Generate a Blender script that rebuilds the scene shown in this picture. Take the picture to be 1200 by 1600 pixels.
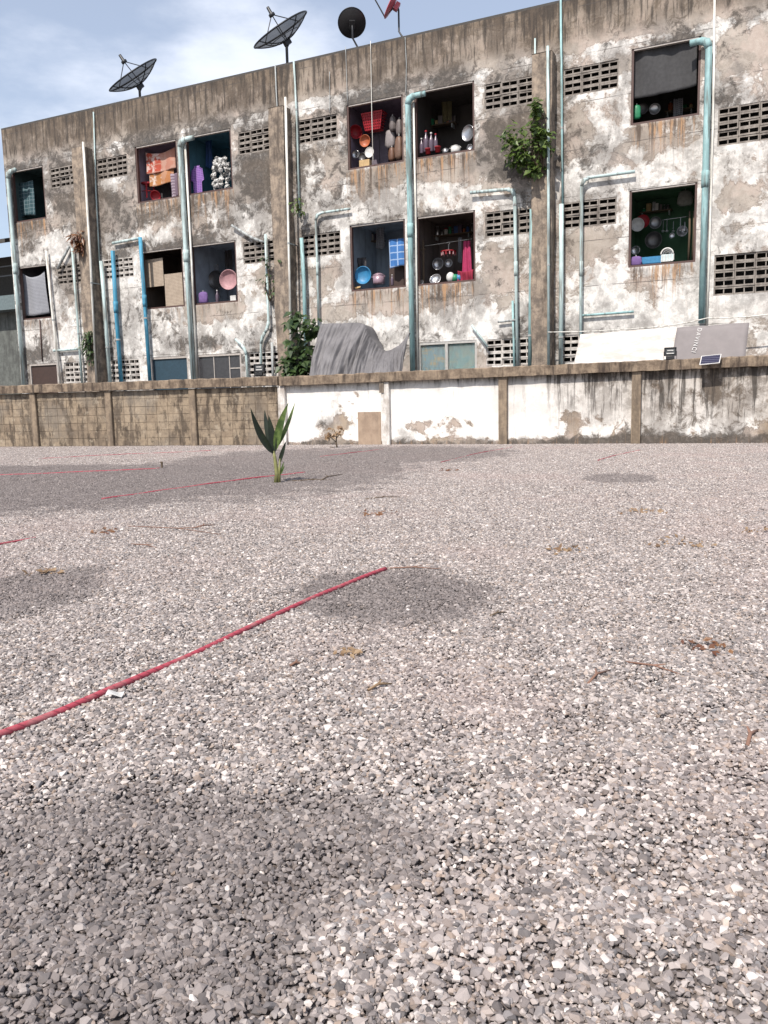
import bpy, bmesh, math, random
import numpy as np
from mathutils import Vector, Matrix, Euler, noise as mnoise
random.seed(7); RNG = np.random.default_rng(11)
for o in list(bpy.data.objects): bpy.data.objects.remove(o)
SC = bpy.context.scene; COL = SC.collection
R = math.radians
# ------------------------------------------------------------------ camera
H = 0.98
FPX, PITCH, ROLL, YAW = 1292.85, 0.134085, -0.022673, 0.448764
fw = Vector((0, math.cos(PITCH), -math.sin(PITCH))); up0 = Vector((0, math.sin(PITCH), math.cos(PITCH))); r0 = Vector((1, 0, 0))
CR = math.cos(ROLL)*r0 + math.sin(ROLL)*up0; CU = -math.sin(ROLL)*r0 + math.cos(ROLL)*up0
CAM = Vector((0, 0, H))
cd = bpy.data.cameras.new('camera'); cam = bpy.data.objects.new('camera', cd); COL.objects.link(cam)
m3 = Matrix((CR, CU, -fw)).transposed(); cam.matrix_world = Matrix.Translation(CAM) @ m3.to_4x4()
cd.sensor_fit = 'VERTICAL'; cd.sensor_height = 36; cd.lens = 36*FPX/1600; cd.clip_end = 2000; cd.clip_start = 0.05
SC.camera = cam
# ------------------------------------------------------------------ world, sun, exposure
SUN_EL = R(50); SH = Vector((0.50, 0.866))            # shadows run to the right and away
w = bpy.data.worlds.new('World'); SC.world = w; w.use_nodes = True
nt = w.node_tree; nt.nodes.clear()
wo = nt.nodes.new('ShaderNodeOutputWorld'); bg = nt.nodes.new('ShaderNodeBackground'); sky = nt.nodes.new('ShaderNodeTexSky')
sky.sky_type = 'NISHITA'; sky.sun_disc = False; sky.sun_elevation = SUN_EL
sky.sun_rotation = math.atan2(-SH.x, -SH.y); sky.air_density = 1.0; sky.dust_density = 1.5; sky.ozone_density = 1.5
tc = nt.nodes.new('ShaderNodeTexCoord'); mp = nt.nodes.new('ShaderNodeMapping'); mp.inputs['Scale'].default_value = (1.2, 1.2, 3.0)
cn = nt.nodes.new('ShaderNodeTexNoise'); cn.inputs['Scale'].default_value = 2.6; cn.inputs['Detail'].default_value = 7; cn.inputs['Roughness'].default_value = .55
cr = nt.nodes.new('ShaderNodeMapRange'); cr.interpolation_type = 'SMOOTHSTEP'
cr.inputs[1].default_value = .44; cr.inputs[2].default_value = .70; cr.inputs[3].default_value = .26; cr.inputs[4].default_value = .80
cm = nt.nodes.new('ShaderNodeMix'); cm.data_type = 'RGBA'; cm.inputs[7].default_value = (7.6, 7.9, 8.7, 1)
L = nt.links.new
L(tc.outputs['Generated'], mp.inputs[0]); L(mp.outputs[0], cn.inputs['Vector']); L(cn.outputs[0], cr.inputs[0]); L(cr.outputs[0], cm.inputs[0])
L(sky.outputs[0], cm.inputs[6]); L(cm.outputs[2], bg.inputs[0]); bg.inputs[1].default_value = 0.125; L(bg.outputs[0], wo.inputs[0])
sd = bpy.data.lights.new('sun', 'SUN'); sd.energy = 4.6; sd.angle = R(.53); sd.color = (1, .93, .845)
so = bpy.data.objects.new('sun', sd); COL.objects.link(so)
so.rotation_euler = Vector((SH.x*math.cos(SUN_EL), SH.y*math.cos(SUN_EL), -math.sin(SUN_EL))).to_track_quat('-Z', 'Y').to_euler()
so.location = (-8, -14, 16)
vs = SC.view_settings; vs.view_transform = 'Standard'; vs.look = 'None'; vs.exposure = 0.31; vs.gamma = 1
SC.render.engine = 'CYCLES'

# ------------------------------------------------------------------ frames
D0 = 21.0
SDIR = Vector((math.cos(YAW), -math.sin(YAW), 0)); NDIR = Vector((math.sin(YAW), math.cos(YAW), 0)); Q = Vector((0, D0, 0))
def ray(x, y): return fw + CR*((x-600)/FPX) + CU*((800-y)/FPX)
def FS(px, py, off=0.0):
    """photo point -> (s, z) on the plane `off` metres behind the facade face"""
    v = ray(px, py); t = (Q.dot(NDIR)+off - CAM.dot(NDIR))/v.dot(NDIR); P = CAM + v*t
    return (P-Q).dot(SDIR), P.z
def FL(s, y, z): return Q + SDIR*s + NDIR*y + Vector((0, 0, z))
def GP(px, py, z=0.0):
    v = ray(px, py); t = (z-H)/v.z; return CAM + v*t

# ------------------------------------------------------------------ mesh builder
class MB:
    def __init__(s): s.v = []; s.f = []
    def add(s, vs, fs):
        b = len(s.v); s.v += [tuple(p) for p in vs]; s.f += [tuple(i+b for i in f) for f in fs]; return s
    def box(s, x0, x1, y0, y1, z0, z1):
        return s.add([(x0,y0,z0),(x1,y0,z0),(x1,y1,z0),(x0,y1,z0),(x0,y0,z1),(x1,y0,z1),(x1,y1,z1),(x0,y1,z1)],
                     [(0,3,2,1),(4,5,6,7),(0,1,5,4),(1,2,6,5),(2,3,7,6),(3,0,4,7)])
    def obox(s, c, u, v, n, a, b, d):
        c, u, v, n = Vector(c), Vector(u).normalized()*a, Vector(v).normalized()*b, Vector(n).normalized()*d
        P = [c-u-v-n, c+u-v-n, c+u+v-n, c-u+v-n, c-u-v+n, c+u-v+n, c+u+v+n, c-u+v+n]
        return s.add(P, [(0,3,2,1),(4,5,6,7),(0,1,5,4),(1,2,6,5),(2,3,7,6),(3,0,4,7)])
    def tube(s, pts, r, n=8, caps=True):
        pts = [Vector(p) for p in pts]; k = len(pts); rr = r if isinstance(r, (list, tuple)) else [r]*k
        vs, fs = [], []; ref = None
        for i, p in enumerate(pts):
            t = (pts[min(i+1, k-1)]-pts[max(i-1, 0)]).normalized()
            if ref is None: ref = Vector((0,0,1)) if abs(t.z) < .9 else Vector((1,0,0))
            a = (ref - t*ref.dot(t)).normalized(); b = t.cross(a); ref = a
            sc = 1.0
            if 0 < i < k-1:
                c = (pts[i]-pts[i-1]).normalized().dot(t); sc = 1/max(c, .6)
            for j in range(n):
                q = 2*math.pi*j/n; vs.append(p + (a*math.cos(q)+b*math.sin(q))*rr[i]*(sc if sc < 1.3 else 1.3))
        for i in range(k-1):
            for j in range(n): fs.append((i*n+j, i*n+(j+1)%n, (i+1)*n+(j+1)%n, (i+1)*n+j))
        if caps: fs += [tuple(range(n))[::-1], tuple(range((k-1)*n, k*n))]
        return s.add(vs, fs)
    def lathe(s, prof, n=20, M=None):
        """prof: (radius, height) along local +z; M: Matrix"""
        vs, fs = [], []
        for r, z in prof:
            for j in range(n):
                q = 2*math.pi*j/n; p = Vector((r*math.cos(q), r*math.sin(q), z)); vs.append(M @ p if M else p)
        for i in range(len(prof)-1):
            for j in range(n): fs.append((i*n+j, i*n+(j+1)%n, (i+1)*n+(j+1)%n, (i+1)*n+j))
        if prof[0][0] > 1e-4: fs.append(tuple(range(n))[::-1])
        if prof[-1][0] > 1e-4: fs.append(tuple(range((len(prof)-1)*n, len(prof)*n)))
        return s.add(vs, fs)
    def sheet(s, fn, nu, nv):
        vs = [fn(i/nu, j/nv) for j in range(nv+1) for i in range(nu+1)]
        fs = [(j*(nu+1)+i, j*(nu+1)+i+1, (j+1)*(nu+1)+i+1, (j+1)*(nu+1)+i) for j in range(nv) for i in range(nu)]
        return s.add(vs, fs)
    def mesh(s, name, smooth=False):
        me = bpy.data.meshes.new(name); me.from_pydata(s.v, [], s.f); me.update()
        if smooth: me.polygons.foreach_set('use_smooth', [True]*len(me.polygons))
        return me
    def build(s, name, mat, parent=None, smooth=False, solid=0, bevel=0, loc=None, rotz=0):
        o = bpy.data.objects.new(name, s.mesh(name, smooth)); COL.objects.link(o)
        if mat: o.data.materials.append(mat)
        if parent: o.parent = parent
        if loc is not None: o.location = loc
        o.rotation_euler.z = rotz
        if solid:
            md = o.modifiers.new('solid', 'SOLIDIFY'); md.thickness = solid; md.offset = 0
        if bevel:
            md = o.modifiers.new('bevel', 'BEVEL'); md.width = bevel; md.segments = 1; md.limit_method = 'ANGLE'
        return o
def tag(o, label, cat, group=None, kind=None):
    if label: o['label'] = label
    if cat: o['category'] = cat
    if group: o['group'] = group
    if kind: o['kind'] = kind
    return o
def thing(name, label, cat, loc=(0,0,0), rotz=0, group=None):
    o = bpy.data.objects.new(name, None); COL.objects.link(o); o.empty_display_size = .1
    o.location = loc; o.rotation_euler = (0, 0, rotz); return tag(o, label, cat, group)
def link_copy(src, parent, loc=None, rot=None):
    c = src.copy(); COL.objects.link(c); c.parent = parent
    if loc is not None: c.location = loc
    if rot is not None: c.rotation_euler = rot
    return c

# ------------------------------------------------------------------ materials
class NG:
    """tiny node-expression helper"""
    def __init__(s, name):
        s.m = bpy.data.materials.new(name); s.m.use_nodes = True; s.t = s.m.node_tree; s.n = s.t.nodes; s.n.clear()
        s.out = s.n.new('ShaderNodeOutputMaterial'); s.b = s.n.new('ShaderNodeBsdfPrincipled'); s.t.links.new(s.b.outputs[0], s.out.inputs[0])
        s.tc = s.n.new('ShaderNodeTexCoord'); s.b.inputs['Roughness'].default_value = .8
    def set(s, sock, v):
        if isinstance(v, bpy.types.NodeSocket): s.t.links.new(v, sock)
        elif isinstance(v, tuple) and len(v) == 3 and sock.type == 'RGBA': sock.default_value = (*v, 1)
        else: sock.default_value = v
    def math(s, op, a, b=0.0, clamp=False):
        n = s.n.new('ShaderNodeMath'); n.operation = op; n.use_clamp = clamp; s.set(n.inputs[0], a); s.set(n.inputs[1], b); return n.outputs[0]
    def mix(s, f, a, b, mode='MIX'):
        n = s.n.new('ShaderNodeMix'); n.data_type = 'RGBA'; n.blend_type = mode; s.set(n.inputs[0], f); s.set(n.inputs[6], a); s.set(n.inputs[7], b); return n.outputs[2]
    def obj(s): return s.tc.outputs['Object']
    def pos(s):
        n = s.n.new('ShaderNodeNewGeometry'); return n.outputs['Position']
    def mapv(s, v, scale=(1,1,1), loc=(0,0,0), rot=(0,0,0)):
        n = s.n.new('ShaderNodeMapping'); s.set(n.inputs[0], v); n.inputs['Scale'].default_value = scale; n.inputs['Location'].default_value = loc; n.inputs['Rotation'].default_value = rot; return n.outputs[0]
    def noise(s, v, scale, detail=5, rough=.55, dist=0):
        n = s.n.new('ShaderNodeTexNoise'); s.set(n.inputs['Vector'], v); n.inputs['Scale'].default_value = scale; n.inputs['Detail'].default_value = detail
        n.inputs['Roughness'].default_value = rough; n.inputs['Distortion'].default_value = dist; return n.outputs[0]
    def voro(s, v, scale, feat='F1'):
        n = s.n.new('ShaderNodeTexVoronoi'); n.feature = feat; s.set(n.inputs['Vector'], v); n.inputs['Scale'].default_value = scale; return n
    def step(s, x, a, b, lo=0., hi=1.):
        n = s.n.new('ShaderNodeMapRange'); n.interpolation_type = 'SMOOTHSTEP'; s.set(n.inputs[0], x)
        for i, q in enumerate((a, b, lo, hi)): s.set(n.inputs[i+1], q)
        return n.outputs[0]
    def attr(s, name, out='Fac'):
        n = s.n.new('ShaderNodeAttribute'); n.attribute_name = name; return n.outputs[out]
    def rnd(s):
        n = s.n.new('ShaderNodeObjectInfo'); return n.outputs['Random']
    def sep(s, v):
        n = s.n.new('ShaderNodeSeparateXYZ'); s.set(n.inputs[0], v); return n.outputs
    def ramp(s, f, stops):
        n = s.n.new('ShaderNodeValToRGB'); s.set(n.inputs[0], f); e = n.color_ramp.elements
        while len(e) < len(stops): e.new(.5)
        for q, (p, c) in zip(e, stops): q.position = p; q.color = (*c, 1)
        return n.outputs[0]
    def bump(s, h, strength=.3, dist=.02):
        n = s.n.new('ShaderNodeBump'); s.set(n.inputs['Height'], h); n.inputs['Strength'].default_value = strength; n.inputs['Distance'].default_value = dist
        s.t.links.new(n.outputs[0], s.b.inputs['Normal'])
    def col(s, c): s.set(s.b.inputs['Base Color'], c); return s
    def done(s, rough=None, metal=None):
        if rough is not None: s.set(s.b.inputs['Roughness'], rough)
        if metal is not None: s.b.inputs['Metallic'].default_value = metal
        return s.m
_mc = {}
def simple(name, c, rough=.7, metal=0, var=.25, scale=14, c2=None):
    """plain colour with worn, slightly uneven tone"""
    if name in _mc: return _mc[name]
    g = NG(name); n = g.noise(g.obj(), scale, 6, .6)
    d = tuple(x*(1-var) for x in c) if c2 is None else c2
    g.col(g.mix(g.step(n, .3, .7), d, c)); g.bump(n, .15, .01)
    _mc[name] = g.done(rough, metal); return _mc[name]

def plaster(name, tan=(.38,.335,.292), tan2=(.29,.252,.218), white=(.75,.73,.70), lines=True, spots=1., wgrey=.55):
    """layers of an old painted wall: tan render, flaking pale paint, grey wash of dirt, black mould, drips, rust"""
    g = NG(name); o = g.obj()
    n1 = g.noise(o, 1.1, 8, .65); n2 = g.noise(g.mapv(o, loc=(7,3,5)), 1.5, 14, .70, .35); n3 = g.noise(g.mapv(o, loc=(1,9,2)), 3.2, 14, .76, .5); n4 = g.noise(g.mapv(o, scale=(1, 1, .7), loc=(15,2,3)), 1.3, 12, .72, .4)
    big = g.noise(g.mapv(o, loc=(11,5,7)), .6, 4, .55); fine = g.noise(o, 24, 8, .72); mid = g.noise(g.mapv(o, loc=(3,3,1)), 7, 10, .72, .3)
    strk = g.noise(g.mapv(o, scale=(5.5, 1, .42)), 1.6, 10, .72); strk2 = g.noise(g.mapv(o, scale=(10, 1, .5), loc=(3,0,8)), 1.3, 9, .7); soft = g.noise(g.mapv(o, scale=(1.2, 1, .5), loc=(9,2,4)), 1.6, 10, .70)
    W, G, T, D = g.attr('white'), g.attr('mould'), g.attr('rust'), g.attr('streak')
    c = g.mix(g.step(n1, .4, .6), tan2, tan)
    c = g.mix(g.math('MULTIPLY', g.step(g.noise(g.mapv(o, loc=(4,4,4)), 1.5, 8, .6), .48, .56), .7), c, (.44,.365,.32))     # pinkish undercoat
    c = g.mix(g.math('MULTIPLY', g.step(mid, .42, .62), .30), c, (.55,.50,.45))
    wm = g.step(g.math('ADD', n2, g.math('MULTIPLY', W, .75)), .512, .572)
    wc = g.mix(g.step(g.noise(g.mapv(o, loc=(2,2,9)), 3.2, 12, .75), .40, .62), white, tuple(x*wgrey for x in white))
    pe = g.math('ADD', n2, g.math('MULTIPLY', W, .75)); lip = g.math('MULTIPLY', g.step(pe, .490, .512), g.step(pe, .535, .512)); c = g.mix(g.math('MULTIPLY', lip, .5), c, (.09,.077,.068))
    c = g.mix(g.math('MULTIPLY', wm, .94), c, wc)
    bg_ = g.math('MULTIPLY', g.math('SUBTRACT', big, .5), .55)
    wash = g.step(g.math('ADD', n4, g.math('ADD', bg_, g.math('MULTIPLY', G, .75))), .47, .62); c = g.mix(g.math('MULTIPLY', wash, .62), c, (.175,.160,.149))
    mould = g.step(g.math('ADD', n3, g.math('ADD', g.math('MULTIPLY', bg_, .8), g.math('MULTIPLY', G, .85))), .530, .655); c = g.mix(g.math('MULTIPLY', g.math('MULTIPLY', mould, g.step(mid, .30, .52, .55, 1.)), .92), c, g.mix(g.step(mid, .42, .60), (.028,.025,.023), (.115,.10,.088)))
    c = g.mix(g.math('MULTIPLY', g.step(fine, .60, .72), .55*spots), c, (.06,.053,.048))          # small mould freckles
    D1 = g.math('MINIMUM', D, 1.)
    c = g.mix(g.math('MULTIPLY', D1, .68), c, (.20,.150,.105))
    c = g.mix(g.math('MULTIPLY', g.math('MULTIPLY', D1, g.step(g.math('ADD', soft, g.math('MULTIPLY', g.math('SUBTRACT', mid, .5), .5)), .42, .58)), .85), c, (.070,.053,.041))
    ds = g.math('MULTIPLY', g.step(g.math('ADD', strk, g.math('MULTIPLY', D, .12)), .57, .68), g.math('MINIMUM', g.math('MULTIPLY', D, 1.5), .85)); c = g.mix(ds, c, (.040,.033,.028))
    rs = g.math('MULTIPLY', g.step(g.math('ADD', strk2, g.math('MULTIPLY', T, .10)), .53, .63), g.math('MINIMUM', g.math('MULTIPLY', T, 1.5), .85)); c = g.mix(rs, c, g.mix(g.step(strk, .44, .54), (.38,.225,.12), (.085,.06,.045)))
    if lines:
        z = g.sep(o)[2]; wob = g.math('MULTIPLY', g.noise(o, 2.2, 4), .03)
        fr = g.math('FRACT', g.math('DIVIDE', g.math('ADD', z, wob), .97))
        ln = g.math('MULTIPLY', g.math('LESS_THAN', g.math('ABSOLUTE', g.math('SUBTRACT', fr, .5)), .0085), g.step(g.noise(g.mapv(o, loc=(5,1,1)), 1.1, 4), .44, .56))
        c = g.mix(g.math('MULTIPLY', ln, .75), c, (.07,.06,.055))
    g.col(c)
    hh = g.math('ADD', g.math('MULTIPLY', wm, .5), g.math('ADD', g.math('MULTIPLY', fine, .7), g.math('MULTIPLY', mid, .8))); g.bump(hh, .6, .014)
    return g.done(.92)
M_PLAS = plaster('old_plaster'); M_WHITE = plaster('whitewashed_plaster', tan=(.36,.29,.22), tan2=(.27,.21,.16), white=(.86,.84,.81), lines=False, spots=.35, wgrey=.84)
def concrete(name, a, b, d=(.07,.055,.045), amt=.6):
    g = NG(name); o = g.pos(); st = g.noise(g.mapv(o, scale=(4,4,.6)), 1.7, 9, .72); n = g.noise(o, 5, 10, .72)
    c = g.mix(g.step(n, .35, .65), a, b); c = g.mix(g.math('MULTIPLY', g.step(st, .45, .66), amt), c, d); g.col(c); g.bump(g.noise(o, 40, 5), .4, .008); return g.done(.93)
M_PILL = concrete('pillar_concrete', (.33,.265,.205), (.125,.102,.085), amt=.85)
M_COPE = concrete('coping_concrete', (.28,.215,.155), (.11,.08,.058), d=(.035,.025,.02), amt=.9)
M_POST = concrete('post_concrete', (.29,.225,.16), (.17,.13,.095), amt=.65)
M_POSTW = concrete('whitewashed_post', (.72,.70,.67), (.45,.41,.37), d=(.13,.10,.08), amt=.7)
M_BREEZE = concrete('breeze_concrete', (.30,.27,.24), (.17,.15,.135), amt=.5)
M_BREEZEW = concrete('whitened_breeze_concrete', (.58,.55,.52), (.38,.35,.32), amt=.35)
def blockmat():
    g = NG('hollow_block'); o = g.pos(); r = g.rnd()
    n = g.noise(o, 9, 7, .65); big = g.noise(o, .8, 5, .6); st = g.noise(g.mapv(o, scale=(4,4,1.0)), 1.6, 6, .65)
    c = g.mix(g.step(n, .3, .7), (.22,.17,.12), (.33,.26,.185)); c = g.mix(g.math('MULTIPLY', g.math('SUBTRACT', r, .5, True), .7), c, (.34,.28,.21))
    c = g.mix(g.math('MULTIPLY', g.step(r, .28, .0), .45), c, (.17,.125,.09))
    c = g.mix(g.math('MULTIPLY', g.step(g.math('ADD', st, g.math('MULTIPLY', n, .35)), .63, .77), .85), c, (.05,.037,.028)); c = g.mix(g.math('MULTIPLY', g.step(g.noise(o, 1.6, 12, .75), .44, .58), .65), c, (.12,.092,.068)); c = g.mix(g.math('MULTIPLY', g.step(g.noise(g.mapv(o, loc=(3,8,1)), 6, 12, .78), .57, .66), .8), c, (.05,.04,.03)); c = g.mix(g.math('MULTIPLY', g.step(g.noise(g.mapv(o, loc=(9,1,4)), 4, 10, .75), .55, .65), .5), c, (.42,.36,.28)); c = g.mix(g.math('MULTIPLY', g.step(big, .5, .65), .3), c, (.30,.27,.23))
    g.col(c); g.bump(n, .5, .01); return g.done(.95)
M_BLOCK = blockmat()
M_MORTAR = simple('mortar', (.20,.155,.11), .95, c2=(.13,.10,.075))
M_FRAME = simple('dark_red_frame', (.085,.045,.038), .6); M_FRAMEL = simple('pale_frame', (.42,.38,.35), .7)
M_ALU = simple('aluminium', (.52,.5,.47), .45, .3); M_BLACK = simple('black_plastic', (.02,.02,.022), .45)
def pvc(name, c, d):
    g = NG(name); o = g.pos(); n = g.noise(o, 3, 7, .65); st = g.noise(g.mapv(o, scale=(9,9,.8)), 1.5, 6)
    k = g.mix(g.step(n, .4, .68), c, tuple(min(1, x*1.25+.05) for x in c)); k = g.mix(g.math('MULTIPLY', g.step(g.math('ADD', st, g.math('MULTIPLY', n, .3)), .62, .8), .8), k, d); g.col(k); return g.done(.65)
M_TEAL = pvc('teal_pipe', (.235,.385,.395), (.11,.125,.115)); M_PALE = pvc('faded_pipe', (.38,.48,.48), (.16,.16,.145)); M_BLUE = pvc('blue_pipe', (.04,.23,.36), (.03,.10,.15))
M_GREYP = pvc('grey_pipe', (.30,.32,.32), (.10,.10,.10)); M_WHP = pvc('white_pipe', (.62,.61,.57), (.3,.27,.23))
M_RED = simple('red_plastic', (.34,.014,.024), .5); M_ORG = simple('orange_plastic', (.42,.12,.05), .5)
M_PINK = simple('pink_plastic', (.40,.22,.235), .6); M_BLUEP = simple('blue_plastic', (.03,.20,.40), .5); M_STEEL = simple('steel', (.55,.55,.57), .3, .85); M_DSTEEL = simple('sooty_steel', (.12,.115,.115), .4, .6)
M_WHITEP = simple('white_plastic', (.62,.61,.59), .5); M_GREENP = simple('green_plastic', (.02,.22,.10), .5); M_LILAC = simple('lilac_cloth', (.17,.10,.27), .9)
M_MAG = simple('magenta_cloth', (.42,.035,.12), .9); M_NAVY = simple('navy_box', (.02,.07,.22), .6); M_CARD = simple('cardboard', (.50,.35,.18), .9); M_CLEAR = simple('plastic_bag', (.16,.135,.13), .5)
M_TARP = simple('grey_tarp', (.165,.158,.165), .7, var=.35, scale=3); M_SHADE = simple('shade_sheet', (.055,.055,.058), .9)
M_BOARD = simple('dark_board', (.06,.055,.06), .7)
def checks(name, a, b, sx, sz, wdt=.16, c3=None):
    g = NG(name); x, y, z = g.sep(g.obj())[:3]
    fx = g.math('LESS_THAN', g.math('FRACT', g.math('MULTIPLY', x, sx)), wdt); fz = g.math('LESS_THAN', g.math('FRACT', g.math('MULTIPLY', z, sz)), wdt)
    n = g.noise(g.obj(), 7, 5); c = g.mix(g.math('MULTIPLY', g.step(n, .35, .7), .4), a, tuple(q*.5 for q in a))
    if c3: c = g.mix(g.step(g.noise(g.mapv(g.obj(), loc=(3,1,2)), 5, 3), .48, .56), c, c3)
    g.col(g.mix(g.math('MULTIPLY', g.math('MAXIMUM', fx, fz), .8), c, b)); return g.done(.9)
M_PLAIDB = checks('blue_plaid', (.045,.16,.42), (.34,.45,.62), 4.5, 6); M_PLAIDP = checks('purple_gingham', (.16,.055,.30), (.32,.20,.46), 22, 22, .35)
M_PLAIDT = checks('dark_teal_plaid', (.03,.075,.09), (.17,.22,.24), 9, 9, .13); M_NET = checks('grey_net', (.17,.175,.20), (.34,.35,.38), 24, 24, .3)
M_LAT = checks('beige_lattice', (.46,.38,.30), (.16,.12,.09), 26, 26, .28); M_STRIPE = checks('striped_towel', (.34,.28,.33), (.10,.06,.09), .1, 13, .4)
M_BANNER = checks('printed_cloth', (.40,.07,.04), (.42,.22,.16), .01, 5, .12, (.55,.40,.36)); M_BANNER2 = checks('printed_cloth_lower', (.42,.18,.06), (.36,.15,.06), .01, 4, .1, (.58,.48,.42))
M_CURT = checks('teal_curtain', (.05,.24,.25), (.12,.34,.34), 18, 18, .2, (.20,.25,.17)); M_CURTB = checks('blue_curtain', (.05,.20,.30), (.10,.27,.34), 9, 9, .2, (.42,.24,.07))
def leafmat(name, a, b, tr=.25):
    g = NG(name); n = g.noise(g.pos(), 9, 3); c = g.mix(g.step(n, .38, .62), a, b); g.col(c); g.b.inputs['Roughness'].default_value = .45
    t = g.n.new('ShaderNodeBsdfTranslucent'); g.set(t.inputs[0], c); mx = g.n.new('ShaderNodeMixShader'); mx.inputs[0].default_value = tr
    g.t.links.new(g.b.outputs[0], mx.inputs[1]); g.t.links.new(t.outputs[0], mx.inputs[2]); g.t.links.new(mx.outputs[0], g.out.inputs[0]); return g.m
M_LEAF = leafmat('wall_leaf', (.045,.085,.018), (.11,.16,.035)); M_DLEAF = leafmat('deep_leaf', (.018,.042,.012), (.05,.085,.022)); M_DRY = leafmat('dry_leaf', (.12,.045,.025), (.22,.11,.05)); M_DEADL = leafmat('brown_leaf', (.20,.12,.065), (.32,.22,.13))
M_COCO = leafmat('coconut_leaf', (.05,.09,.022), (.13,.19,.05), .3); M_COCO_SHADE = leafmat('shaded_coconut_leaf', (.005,.010,.005), (.012,.021,.009), .04); M_COCOS = simple('coconut_stem', (.22,.22,.08), .6, c2=(.13,.13,.05))  # near-black leaf colour paints in the shade of leaves facing away
M_STEM = simple('woody_stem', (.12,.085,.055), .9)
M_ROOF = simple('roof_dark', (.07,.065,.06), .9)
def roommat(name, c):
    g = NG(name); o = g.obj(); n = g.noise(o, 2.2, 6, .6); st = g.noise(g.mapv(o, scale=(5,5,.6)), 1.4, 5)
    k = g.mix(g.step(n, .35, .7), c, tuple(x*.7 for x in c)); g.col(g.mix(g.math('MULTIPLY', g.step(st, .52, .7), .5), k, tuple(x*.35 for x in c))); return g.done(.9)

# ------------------------------------------------------------------ ground
M_GROUND = None
DARKENED = []      # (cx, cy, rx, ry) ellipses of darker, greyer gravel; one is a painted shadow
def darkened(px, py, rx, ry, k=1.0):
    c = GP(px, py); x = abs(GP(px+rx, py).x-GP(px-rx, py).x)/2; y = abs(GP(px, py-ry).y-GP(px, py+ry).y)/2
    c2 = (GP(px, py-ry)+GP(px, py+ry))/2; DARKENED.append((c.x, c2.y, x, y, k))
darkened(612, 936, 165, 46); darkened(120, 1480, 430, 240, .84); darkened(420, 1330, 270, 90, .76); darkened(150, 765, 330, 38); darkened(400, 745, 250, 42, .9); darkened(620, 712, 190, 14, .9); darkened(30, 930, 120, 38, .9)
darkened(968, 748, 62, 8, .9); darkened(-60, 742, 260, 12)  # second ellipse: far-left shadow painted into the gravel colour
def gravelmat(stones):
    g = NG('gravel_stone' if stones else 'ground_grit'); p = g.pos()
    if stones:
        h = g.attr('tone'); hue = g.attr('hue')
        c = g.ramp(h, [(0, (.080,.070,.069)), (.25, (.182,.157,.150)), (.55, (.312,.270,.254)), (.8, (.455,.402,.376)), (1, (.68,.62,.58))])
        c = g.mix(g.math('MULTIPLY', g.step(hue, .78, 1), .5), c, (.38,.27,.19)); c = g.mix(g.math('MULTIPLY', g.step(hue, .2, 0), .35), c, (.20,.215,.235))
        c = g.mix(g.math('MULTIPLY', g.noise(p, 160, 3), .3), c, (.16,.15,.145))
    else:
        v = g.voro(p, 62); c = g.mix(g.step(v.outputs['Distance'], .1, .55), (.30,.26,.24), (.11,.094,.088))
    tint = g.noise(p, .55, 4); c = g.mix(g.math('MULTIPLY', g.step(tint, .48, .66), .22), c, (.36,.27,.25))
    # patches of darker grey gravel, with the painted far-left shadow
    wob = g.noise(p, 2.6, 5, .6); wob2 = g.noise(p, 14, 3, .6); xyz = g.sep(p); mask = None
    for cx, cy, rx, ry, k in DARKENED:
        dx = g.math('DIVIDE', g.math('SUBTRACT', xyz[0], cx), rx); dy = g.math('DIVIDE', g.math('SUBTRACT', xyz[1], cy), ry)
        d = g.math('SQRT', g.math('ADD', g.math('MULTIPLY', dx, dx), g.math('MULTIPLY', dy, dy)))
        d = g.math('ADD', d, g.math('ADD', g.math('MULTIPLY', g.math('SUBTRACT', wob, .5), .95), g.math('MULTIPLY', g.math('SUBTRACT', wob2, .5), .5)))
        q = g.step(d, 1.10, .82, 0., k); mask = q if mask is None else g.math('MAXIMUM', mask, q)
    if stones:                                   # the odd stone stays pale inside a darker patch
        mask = g.math('MULTIPLY', mask, g.step(g.attr('stays_pale'), .03, .05))
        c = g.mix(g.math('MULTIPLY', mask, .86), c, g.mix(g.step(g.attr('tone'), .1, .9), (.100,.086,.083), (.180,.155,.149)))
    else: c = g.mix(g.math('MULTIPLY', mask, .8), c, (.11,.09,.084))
    g.col(c); g.bump(g.noise(p, 220, 3), .2, .003)
    return g.done(.85)
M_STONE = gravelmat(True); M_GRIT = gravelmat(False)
g0 = MB()
def ground(u, v):
    x = (u-.5)*900; y = -150 + v*1000; return (x, y, -.006)
g0.sheet(ground, 8, 8); tag(g0.build('ground', M_GRIT), None, None, kind='structure')

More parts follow.
